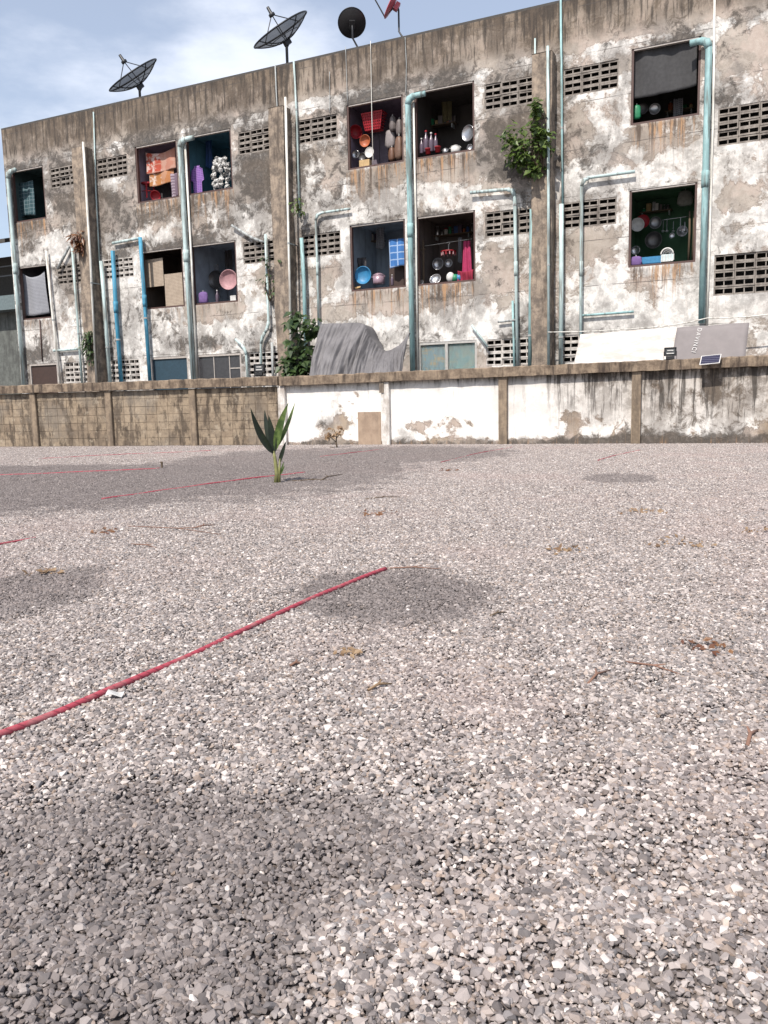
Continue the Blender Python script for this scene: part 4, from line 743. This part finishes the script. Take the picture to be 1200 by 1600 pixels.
wallplant('dry_tuft','reddish brown dried tuft stuck on the left pillar','plant',(126,385),[(121,372,10,9),(127,385,6,9)],160,.07,M_DRY,-.36,3,9,.5,2.6,.14); wallplant('hanging_weed','dark green weed hanging low on the left pillar','plant',(139,525),[(139,525,8,10),(142,548,6,16),(135,540,7,10)],230,.055,M_DLEAF,-.4,4,12,.9,2.4,.15)
wallplant('vine','thin vine climbing the pipes left of the middle pillar','plant',(420,470),[(418,405,4,14),(418,436,9,12),(424,460,6,12),(412,440,6,6),(440,420,4,14)],60,.07,M_DLEAF,-.2,5,15,.5); wallplant('pillar_weed','small brownish green weed on the middle pillar','plant',(464,330),[(464,318,7,10),(466,330,5,7)],60,.06,M_LEAF,-.3,3,18,.5)

# ------------------------------------------------------------------ boundary walls
def wall_frame(left):
    yaw = YL if left else YR; return FC, -yaw
def PW(px, py, left, off=0):
    """photo point -> (along, z) on the boundary wall face"""
    yaw = YL if left else YR; d = Vector((math.cos(yaw), -math.sin(yaw), 0)); n = Vector((math.sin(yaw), math.cos(yaw), 0)); v = ray(px, py); t = (FC.dot(n)+off-CAM.dot(n))/v.dot(n); P = CAM+v*t; return (P-FC).dot(d), P.z
# left run: bare hollow blocks between posts
bl = thing('block_wall','bare brown concrete block boundary wall at the left','wall',FC,-YL)
lposts = [PW(px, 660, True)[0] for px in (55, 172, 303)]; sp = (lposts[2]-lposts[0])/2; lposts = [lposts[0]-sp*2, lposts[0]-sp]+lposts
HT = 1.36
bm_ = MB(); bw, bh = 1, .19; me_blocks = {}
edges = lposts+[-.06]
for i, p in enumerate(lposts):
    wz = .085; o = MB().box(p-wz, p+wz, -.05, .12, -.1, HT).build('post', M_POST, bl, bevel=.012)
MB().box(lposts[0]-.3, -.05, .030, .11, -.1, HT-.01).build('mortar_bed', M_MORTAR, bl)
for p0, p1 in zip(edges, edges[1:]):
    a0, a1 = p0+.09, p1-(.09 if p1 != -.06 else .0); nc = max(1, round((a1-a0)/.285)); wd = (a1-a0)/nc
    key = round(wd, 3); b = MB(); x, h = wd/2-.002, bh/2-.002; e = .004
    b.add([(-x,0,-h),(x,0,-h),(x,0,h),(-x,0,h),(-x+e,-.012,-h+e),(x-e,-.012,-h+e),(x-e,-.012,h-e),(-x+e,-.012,h-e),(-x,.05,-h),(x,.05,-h),(x,.05,h),(-x,.05,h)], [(4,5,6,7),(0,1,5,4),(1,2,6,5),(2,3,7,6),(3,0,4,7),(8,9,1,0),(9,10,2,1),(10,11,3,2),(11,8,0,3)])
    me = b.mesh('block'); me.materials.append(M_BLOCK)
    for c in range(nc):
        for r in range(7):
            o = bpy.data.objects.new('block', me); COL.objects.link(o); o.parent = bl; o.location = (a0+(c+.5)*wd, .034+random.uniform(-.003,.004), .012+(r+.5)*bh); o.rotation_euler = (random.uniform(-.006,.006), random.uniform(-.006,.006), random.uniform(-.008,.008))
def coping(x0, x1, z0a, z0b, ht, parent, mat, seed, y0=-.10, y1=.20):
    rg = random.Random(seed); n = int(abs(x1-x0)/.12)
    def ring(i):
        u = i/n; x = x0+(x1-x0)*u; z = z0a+(z0b-z0a)*u; j = lambda a: rg.uniform(-a, a)
        return [(x, y0+j(.006), z+j(.006)), (x, y0-.006+j(.008), z+ht*.92+j(.014)), (x, y0+.02+j(.008), z+ht+j(.012)), (x, y1-.02, z+ht+j(.012)), (x, y1, z+ht*.9), (x, y1, z)]
    vs, fs = [], []
    for i in range(n+1): vs += ring(i)
    for i in range(n):
        for k in range(6): fs.append((i*6+k, i*6+(k+1)%6, (i+1)*6+(k+1)%6, (i+1)*6+k))
    fs += [tuple(range(6)), tuple(range(n*6, n*6+6))[::-1]]
    return MB().add(vs, fs).build('coping', mat, parent)
coping(lposts[0]-.3, -.04, HT-.002, HT+.02, .20, bl, M_COPE, 3)
# right run: whitewashed panels
wl = thing('whitewashed_wall','whitewashed boundary wall with dirt stained foot and concrete coping','wall',FC,-YR)
rp = [0.02]+[PW(px, 640, False)[0] for px in (603, 786, 994)]; rp += [rp[-1]+2.5, rp[-1]+5.0]
RISE = .10/10.0
def wall_attrs(S, Z):
    white = .36-.17*sm(S, 5.6, 8.2)-.03*sm(S, 8.0, 10) + 0*Z; mould = -.24+.25*sm(S, 4.8, 8.4)+0*Z; rust = 0*S; streak = .07+.55*sm(S, 4.6, 8.0)*sm(Z, .0, .8)+0*Z
    foot = np.exp(-np.clip(Z, 0, 9)/.11); white -= .62*foot; mould += .40*np.exp(-(np.clip(Z, 0, 9)/.16)**2); rust += .35*foot
    streak += .5*np.exp(-np.clip(1.36-Z, 0, 9)/.12)
    def bl_(lst):
        f = np.zeros_like(S)
        for px, py, rx, ry, a in lst:
            s, z = PW(px, py, False); k = (PW(px+rx, py, False)[0]-s, z-PW(px, py+ry, False)[1]); f += a*np.exp(-((S-s)/k[0])**2-((Z-z)/k[1])**2)
        return f
    white += bl_([(515,665,28,18,-.42), (530,640,10,36,-.22), (650,666,34,14,-.44), (725,660,50,14,-.26), (555,610,12,40,-.20), (470,660,14,30,-.12), (700,640,60,10,-.10), (900,660,60,18,-.24), (1060,640,60,20,.10), (1170,590,30,20,.22), (1060,590,18,12,.2), (1170,620,20,12,.14)])
    mould += bl_([(508,662,18,12,.26), (650,672,30,8,.22), (740,664,30,8,.2), (545,615,5,40,.14), (1110,600,14,22,.30), (900,640,40,40,.06), (1060,640,40,20,.08), (530,640,6,40,.12)])  # mould, plus one blob painting the solar panel's shadow
    return dict(white=white, mould=mould, rust=rust, streak=streak)
for i in range(5):
    a, b = rp[i]+.085, rp[i+1]-.085; grid_wall('panel', M_WHITE, wl, a, b, -.1, HT+.01+RISE*b, [], .06, wall_attrs, .045, .1)
MB().box(rp[0], rp[-1], .06, .12, -.1, HT).build('core', M_MORTAR, wl)
for i, p in enumerate(rp):
    top = HT+RISE*p; m = M_POSTW if i in (0, 1) else M_POST
    po = MB().box(p-.09, p+.09, -.05, .12, -.1, top).build('post', m, wl, bevel=.012)
    if i == 3:      # plaster skin broken off the lower half of this post
        po['label'] = 'post with the plaster broken off its dark lower half'; MB().box(p-.07, p+.055, -.062, -.052, -.05, .78).build('bare_core', M_MORTAR, po)
    if i == 1: MB().box(p-.12, p-.02, -.075, -.05, top-.24, top-.02).build('bare_core', M_PILL, po)
coping(.0, rp[-1]+.3, HT+.002, HT+RISE*rp[-1], .20, wl, M_COPE, 5)
pa = [PW(558, 644, False), PW(595, 692, False)]; MB().box(pa[0][0], pa[1][0], .030, .050, -.02, pa[0][1]).build('patch', concrete('patch_render',(.36,.27,.20),(.28,.205,.15),amt=.3), wl)

# ------------------------------------------------------------------ things on and behind the boundary wall
def onwall(px, py, left, off): 
    s, z = PW(px, py, left, off); yaw = YL if left else YR; return FC+Vector((math.cos(yaw), -math.sin(yaw), 0))*s+Vector((math.sin(yaw), math.cos(yaw), 0))*off+Vector((0,0,z)), -yaw
def floodlight(px, base, wpx, left, label):
    p, rz = onwall(px, base, left, .02); t = thing('flood_light', label, 'flood light', p, rz); k = wpx/2*(p.y)/FPX
    MB().box(-k,k,.02,.06,k*.75,k*2.2).box(-k,k,-.005,.02,k*.75,k*.85).box(-k,k,-.005,.02,k*2.1,k*2.2).box(-k,-k*.9,-.005,.02,k*.85,k*2.1).box(k*.9,k,-.005,.02,k*.85,k*2.1).build('housing', M_BLACK, t)
    MB().box(-k*.75,k*.75,.008,.02,k*1.0,k*1.95).build('lens', simple('lamp_lens',(.07,.075,.08),.3), t); MB().box(-k*.6,k*.6,.0,.008,k*1.1,k*1.25).box(-k*.5,k*.5,.0,.008,k*1.6,k*1.75).build('led_strip', M_WHITEP, t)
    MB().box(-k*1.08,-k*1.01,.02,.05,k*.2,k*1.5).box(k*1.01,k*1.08,.02,.05,k*.2,k*1.5).box(-k*1.08,k*1.08,.0,.07,0,k*.2).build('bracket', M_BLACK, t); MB().box(-k*.7,k*.7,-.03,.05,k*.2,k*.7).build('driver_box', M_BLACK, t)
floodlight(1047, 563, 18, False, 'black flood light standing on the coping by the solar panel'); floodlight(405, 588, 17, True, 'dark flood light on the coping of the block wall')
p, rz = onwall(1110, 562, False, -.24); t = thing('solar_panel','small blue solar panel tilted on the right hand coping','solar panel',p,rz); k = 14.5*p.y/FPX
U, Vv, Nn = Vector((1,0,.07)), Vector((.10,.35,.5)), Vector((0,-.8,.56)); MB().obox((0,0,0),U,Vv,U.cross(Vv),k,.105,.008).build('frame', M_WHITEP, t)
g_ = NG('solar_cell'); gx = g_.sep(g_.obj()); ln = g_.math('LESS_THAN', g_.math('FRACT', g_.math('MULTIPLY', gx[2], 30)), .12); g_.col(g_.mix(ln, (.012,.011,.036), (.16,.16,.22))); MS = g_.done(.2)
nn = U.cross(Vv).normalized(); nn = nn if nn.y < 0 else -nn; MB().obox(nn*.008,U,Vv,U.cross(Vv),k*.92,.092,.004).build('cells', MS, t); MB().tube([(0,.0,-.02),(0,.16,-.05),(0,.2,-.10)], .012, 6).build('bracket', M_BLACK, t)

# grey tarpaulin slung in the gap behind the whitewashed wall
TO = 1.0
crease = lambda x: abs(math.sin(x))**.55
top = [(500,506),(532,505),(566,506),(580,530),(600,548),(622,540),(640,519)]; bot = [(486,588),(512,590),(540,590),(566,591),(592,591),(616,590),(628,588)]
def along(lst, u):
    x = u*(len(lst)-1); i = min(int(x), len(lst)-2); f_ = x-i; g = lambda k: lst[max(0, min(len(lst)-1, k))]
    cr_ = lambda k: .5*(2*g(i)[k]+(g(i+1)[k]-g(i-1)[k])*f_+(2*g(i-1)[k]-5*g(i)[k]+4*g(i+1)[k]-g(i+2)[k])*f_**2+(3*g(i)[k]-g(i-1)[k]-3*g(i+1)[k]+g(i+2)[k])*f_**3)
    return (cr_(0), cr_(1)); return (lst[i][0]*(1-f_)+lst[i+1][0]*f_, lst[i][1]*(1-f_)+lst[i+1][1]*f_)
tp, tr = onwall(560, 590, False, .55); td = Vector((math.cos(YR), -math.sin(YR), 0)); tn = Vector((math.sin(YR), math.cos(YR), 0))
def tarp(u, v):
    v2 = min(1, v/.88); a = along(top, u); b = along(bot, u)
    off = .45+.75*v2**.8; s, z = PW(a[0]*v2+b[0]*(1-v2), a[1]*v2+b[1]*(1-v2), False, off)
    fan = u*(1-.10*(1-v2)) + .07*(1-v2)
    rid = lambda a, b, c: 1-abs(mnoise.noise((a, b, c)))*2.2
    tau = 1-.55*v2**3
    o_ = off - tau*(.17*rid(fan*6.5, v*.35, 2) + .10*rid(fan*16+.4*math.sin(v*3), v*.5, 5) + .055*rid(fan*37+v*1.2, v*.9, 9) + .02*rid(fan*75-v*3, v*3, 4)) + .14 - .08*math.sin(v*3.1)
    if v > .88: q_ = max(0., min(1., (u-.50)/.22)); o_ += (v-.88)*5*(1-.94*q_); z -= (v-.88)*.3
    P = FC+td*s+tn*o_; return (P.x-tp.x, P.y-tp.y, z-tp.z - (.25 if v == 0 else 0))
tag(MB().sheet(tarp, 190, 50).build('tarpaulin', M_TARP, None, True, .006, loc=tp), 'grey tarpaulin draped in folds behind the whitewashed wall', 'tarpaulin')
MB_ = MB()
# two leaning sheets behind the wall, right
def leaning(name, label, quad, offs, mat, seed, thick=.012):
    pts = []
    for (px, py), of in zip(quad, offs):
        s, z = PW(px, py, False, of); pts.append(FC+td*s+tn*of+Vector((0,0,z)))
    c = pts[0].copy(); rg = random.Random(seed); ph = rg.uniform(0, 6)
    def fn(u, v):
        a = pts[0].lerp(pts[1], u); b = pts[3].lerp(pts[2], u); p = a.lerp(b, v)-c; return p+tn*(.012*math.sin(u*5+v*4+ph))+Vector((0,0,.006*math.sin(u*11+ph)))
    return tag(MB().sheet(fn, 16, 8).build(name, mat, None, True, thick, loc=c), label, 'sheet'), c, pts
g_ = NG('pale_sheet'); o_ = g_.pos(); c_ = g_.mix(g_.step(g_.noise(g_.mapv(o_, scale=(1,1,3)), 2.2, 7, .65), .4, .62), (.66,.62,.58), (.43,.39,.36)); g_.col(c_); M_PSHEET = g_.done(.8)
leaning('pale_sheet', 'dirty white sheet leaning behind the boundary wall', [(893,585),(1052,577),(1060,511),(907,523)], [.35,.35,.72,.85], M_PSHEET, 1)
gs, gc, gp = leaning('grey_sheet', 'grey lettered sheet leaning behind the flood light', [(1047,574),(1163,569),(1171,504),(1058,512)], [.33,.33,.68,.70], simple('grey_felt', (.215,.195,.195), .85, var=.12, scale=5), 2)
fc = bpy.data.curves.new('lettering', 'FONT'); fc.body = 'DAVINCI'; fc.size = .15; fc.extrude = .002; fc.space_character = 1.25
fo = bpy.data.objects.new('tmp', fc); COL.objects.link(fo); dg = bpy.context.evaluated_depsgraph_get(); lm = bpy.data.meshes.new_from_object(fo.evaluated_get(dg)); bpy.data.objects.remove(fo); lm.name = 'lettering'
a0 = gp[3].lerp(gp[2], .30); a1 = a0.lerp(gp[0].lerp(gp[1], .24), .66); dx = (a1-a0).normalized(); up_ = (gp[1]-gp[0]).normalized(); nz = dx.cross(up_).normalized(); up_ = nz.cross(dx); 
if nz.dot(tn) > 0: pass
lw = max(v.co.x for v in lm.vertices); sc_ = (a1-a0).length*.92/lw
lo = bpy.data.objects.new('lettering', lm); COL.objects.link(lo); lo.parent = gs; lm.materials.clear(); lm.materials.append(simple('faded_letters', (.60,.59,.58), .8))
Mx = Matrix((dx*sc_, up_*sc_, nz)).transposed().to_4x4(); Mx.translation = a0-gc+dx*.03-tn*.022; lo.matrix_local = Mx

# the dried sapling and the coconut seedling
def blade(mb, base, tip, wid, bow=(0,0,0), fold=.35, n=9, side=None, tipcut=0):
    base, tip, bow = Vector(base), Vector(tip), Vector(bow); d = (tip-base); sd_ = side or d.cross(Vector((0,-1,.1))); sd_ = Vector(sd_).normalized(); up_ = sd_.cross(d).normalized(); vs, fs = [], []
    for i in range(n+1):
        u = i/n; c = base.lerp(tip, u)+bow*4*u*(1-u); w_ = wid*(math.sin(min(1, u*1.02)**.75*math.pi)**.8*.94+.06*(1-u)); vs += [c-sd_*w_+up_*w_*fold, c, c+sd_*w_+up_*w_*fold]
    for i in range(n):
        for k in range(2): fs.append((i*3+k, i*3+k+1, (i+1)*3+k+1, (i+1)*3+k))
    mb.add(vs, fs)
cp = GP(432, 755); ct = thing('coconut_seedling','young coconut palm seedling sprouting from the gravel','palm',cp); sc_ = cp.y/FPX; X = lambda px, py, dy=0: Vector(((px-432)*sc_+.02*(755-py)*sc_, dy, (755-py)*sc_))
MB().tube([X(431,757), X(433,740,.0), X(430,715,.01), X(428,704,.01)], [.030,.026,.020,.016], 8).tube([X(436,757), X(437,735), X(438,716)], [.02,.016,.010], 7).build('stem', M_COCOS, ct, True)
def coco_leaf(mat, parts): 
    mb = MB()
    for a in parts: blade(mb, *a)
    mb.build('leaf', mat, ct, True)
coco_leaf(M_COCO_SHADE, [(X(429,710), X(396,636,-.10), .044, (-.03,0,-.02)), (X(430,708), X(415,640,.05), .040, (-.02,0,0)), (X(430,709), X(422,648,-.02), .046, (.006,0,0)), (X(428,704), X(399,655,.02), .016, (-.01,0,-.012))])
coco_leaf(M_COCO, [(X(431,706), X(454,630,-.06), .048, (-.022,0,.012)), (X(433,700), X(463,629,.05), .026, (.012,0,-.016))])
coco_leaf(M_COCO_SHADE, [(X(437,724), X(449,689,-.03), .026, (-.004,0,0)), (X(437,722), X(446,692,.03), .022, (0,0,0))]); coco_leaf(M_COCO, [(X(438,742), X(444,721,.02), .014, (0,0,0)), (X(438,742), X(446,727,-.03), .012, (0,0,0))])
dp = GP(527, 700); t = thing('dead_sapling','dead brown sapling at the foot of the whitewashed wall','plant',dp); k = dp.y/FPX
MB().tube([(0,0,-.02),(-.02,0,.12),(-.01,.02,.26),(-.06,0,.40)], [.018,.015,.011,.005], 6).tube([(-.02,0,.12),(-.14,-.03,.24),(-.22,0,.25)], [.01,.008,.003], 5).tube([(-.012,0,.2),(.08,.02,.34),(.12,0,.44)], [.01,.007,.003], 5).tube([(0,0,0),(-.16,-.02,.03)], [.012,.006], 5).build('stem', M_STEM, t, True)
mb = MB(); leafcloud(mb, [((-.10,0,.33),(.16,.08,.12)), ((-.2,0,.27),(.08,.05,.06)), ((.05,0,.36),(.1,.06,.12))], 55, .055, 33, .4, 1.8); mb.build('foliage', M_DEADL, t)

# ------------------------------------------------------------------ red ropes marking the bays
g_ = NG('red_rope'); o_ = g_.obj(); st = g_.sep(o_); tw = g_.math('FRACT', g_.math('MULTIPLY', g_.math('ADD', st[0], g_.math('MULTIPLY', st[2], 1.4)), 24)); c_ = g_.mix(g_.step(tw, .0, .3), (.17,.02,.035), (.36,.050,.075)); c_ = g_.mix(g_.math('MULTIPLY', g_.step(g_.noise(o_, 6, 9, .7), .47, .62), .55), c_, (.36,.17,.165)); g_.col(c_); g_.bump(tw, .6, .004); M_ROPE = g_.done(.85)
def ground_rope(pts, r, label, seed, wob=.012):
    rg = random.Random(seed); P = [GP(p[0], p[1], r+.008) for p in pts]; out = []; L_ = sum((b-a).length for a, b in zip(P, P[1:])); n = max(12, int(L_/.05))
    for i in range(n+1):
        x = i/n*(len(P)-1); j = min(int(x), len(P)-2); p = P[j].lerp(P[j+1], x-j); d = (P[-1]-P[0]).normalized(); out.append(p+Vector((-d.y, d.x, 0))*(wob*math.sin(i*.05+seed)+wob*.3*math.sin(i*.13+seed*2))+Vector((0,0,-r*.75+.003*math.sin(i*.13+seed)+.002*math.sin(i*.41))))
    c = out[0].copy(); ang = math.atan2((P[-1]-P[0]).y, (P[-1]-P[0]).x); rot = Matrix.Rotation(-ang, 3, 'Z')
    o = MB().tube([rot @ (p-c) for p in out], r, 8).build('rope', M_ROPE, None, True, loc=c, rotz=ang); tag(o, label, 'rope', 'red ropes marking out the lot')
ground_rope([(-60,1172),(0,1145),(100,1105),(200,1062),(300,1018),(400,972),(500,926),(560,903),(602,887)],.0130,'thick red rope in the foreground running up from the left edge',1,.003); ground_rope([(160,779),(260,764),(380,748),(476,737)],.011,'long red rope passing behind the coconut seedling',2); ground_rope([(-30,857),(0,849),(30,843),(56,838)],.010,'short end of red rope at the left edge',3); ground_rope([(-20,742),(110,737),(215,733),(250,731)],.010,'red rope lying left of the seedling near a peg',4,.02)
ground_rope([(60,716),(200,709),(330,704)],.008,'faint rope near the foot of the block wall',5,.02); ground_rope([(500,713),(560,706),(600,701)],.008,'thin red rope before the dead sapling',6,.01); ground_rope([(936,719),(965,710),(1000,703)],.008,'red rope near the foot of the broken post',7,.015)
ground_rope([(690,722),(740,709),(800,698)],.007,'thin rope running to the whitewashed wall post',8,.01)

# ------------------------------------------------------------------ litter on the gravel
def stick(px, py, px2, py2, r, label, mat=None, lift=.012, grp='sticks and twigs on the gravel'):
    a, b = GP(px, py, lift), GP(px2, py2, lift); m_ = (a+b)/2; d = b-a; q = Vector((-d.y, d.x, 0))*.06; t = thing('twig', label, 'twig', a, 0, grp)
    MB().tube([Vector((0,0,0)), (m_-a)+q+Vector((0,0,r)), b-a], [r*.6, r*.55, r*.3], 6).build('stem', mat or M_STEM, t, True); MB().tube([(m_-a)+q+Vector((0,0,r)), (m_-a)+q*2.6+d*.16+Vector((0,0,r*2))], [r*.6, r*.25], 5).build('side_shoot', mat or M_STEM, t)
M_TWIG = simple('red_brown_twig', (.22,.12,.085), .85)
stick(919,1068,953,1047,.008,'straight brown stick on the gravel at the right',M_TWIG); stick(978,1034,1062,1053,.006,'thin reddish twig right of the straight stick',M_TWIG); stick(1168,1165,1185,1140,.010,'curled brown leaf stalk near the right edge',M_TWIG); stick(200,822,345,835,.006,'long twig lying far left on the gravel',M_TWIG); stick(300,826,336,820,.010,'short reddish stick beside the long twig',M_TWIG); stick(575,1078,612,1068,.009,'yellowish stalk in the middle foreground',M_DEADL); stick(453,1040,472,1037,.009,'short brown stick left of the yellow stalk',M_TWIG); stick(205,850,245,856,.006,'thin twig right of the short rope end',M_TWIG)
stick(448,752,520,750,.010,'dark twig lying at the foot of the seedling'); stick(500,751,535,741,.012,'forked dark twig right of the seedling'); stick(570,780,625,776,.008,'twig beyond the dark patch in the middle'); stick(765,963,792,957,.008,'brown stick at the edge of the dark oval'); stick(600,888,690,889,.006,'thin twig at the far end of the thick red rope',M_TWIG)
pp = GP(180, 1090, .01); tag(MB().sheet(lambda u, v: ((u-.5)*.055, (v-.5)*.035, .012+.006*math.sin(u*4+v*2)+.005*v), 6, 4).build('paper_scrap', M_WHITEP, None, False, .002, loc=pp), 'white scrap of paper beside the thick red rope', 'paper')
pp = GP(253, 732, 0); t = thing('peg','small dark peg at the end of the left rope','peg',pp); MB().tube([(0,0,-.05),(.004,0,.09)], [.013,.015], 7).build('shaft', M_STEM, t); MB().lathe([(.02,.08),(.022,.10),(.012,.11)], 8).build('head', M_STEM, t)
rg = random.Random(4); 
for k, (px, py, sz) in enumerate([(590,803,.16),(1065,850,.2),(1005,800,.22),(165,830,.16),(75,895,.14),(545,1020,.05),(1100,1010,.10),(880,860,.16),(1195,830,.2),(700,735,.18)]):
    p_ = GP(px, py, .015); mb = MB(); leafcloud(mb, [((0,0,.008),(sz,sz,.006))], 26, .014 if sz < .12 else .022, 60+k, .0, 1.8)
    names_ = ['beyond the middle twig','small litter clump far right of the centre','nearest the grey oval at the right','beside the thin twig at the left','low at the left above the dark patch','just beyond the yellow stalk','near the curled stalk at the right','in the middle right of the lot','touching the right edge of the picture','far off before the whitewashed wall']
    tag(mb.build('leaf_litter', M_DEADL if k % 3 else M_DRY, None, loc=p_), 'scatter of dried leaf litter '+names_[k], 'leaf litter', kind='stuff')

# ------------------------------------------------------------------ neighbouring house at the far left
nb = thing('neighbour_house','dark weathered house beyond the left end of the apartment block','house',FL(-13.1,1.0,0),-YAW)
MB().box(-9,-.05,0,7,0,4.15).build('wall', concrete('greenish_render',(.13,.14,.13),(.08,.085,.08),d=(.03,.03,.03),amt=.6), nb); MB().box(-9,-.12,1.2,7,4.6,6.2).build('upper_wall', M_ROOF, nb); MB().box(-9.2,-.02,-.5,7,4.151,4.6).build('fascia', simple('fascia_grey',(.13,.17,.18),.8), nb)
MB().add([(-9.3,-.8,6.15),(0.04,-.8,6.15),(0.04,3.5,7.3),(-9.3,3.5,7.3),(-9.3,-.8,6.27),(0.04,-.8,6.27),(0.04,3.5,7.42),(-9.3,3.5,7.42)], [(0,3,2,1),(4,5,6,7),(0,1,5,4),(1,2,6,5),(2,3,7,6),(3,0,4,7)]).build('roof', M_ROOF, nb); MB().box(-9.2,-.1,-.42,-.38,5.2,5.24).box(-9.2,-.1,-.42,-.38,5.5,5.53).build('railing', M_DMET, nb)

make_gravel()
print('objects', len(bpy.data.objects))
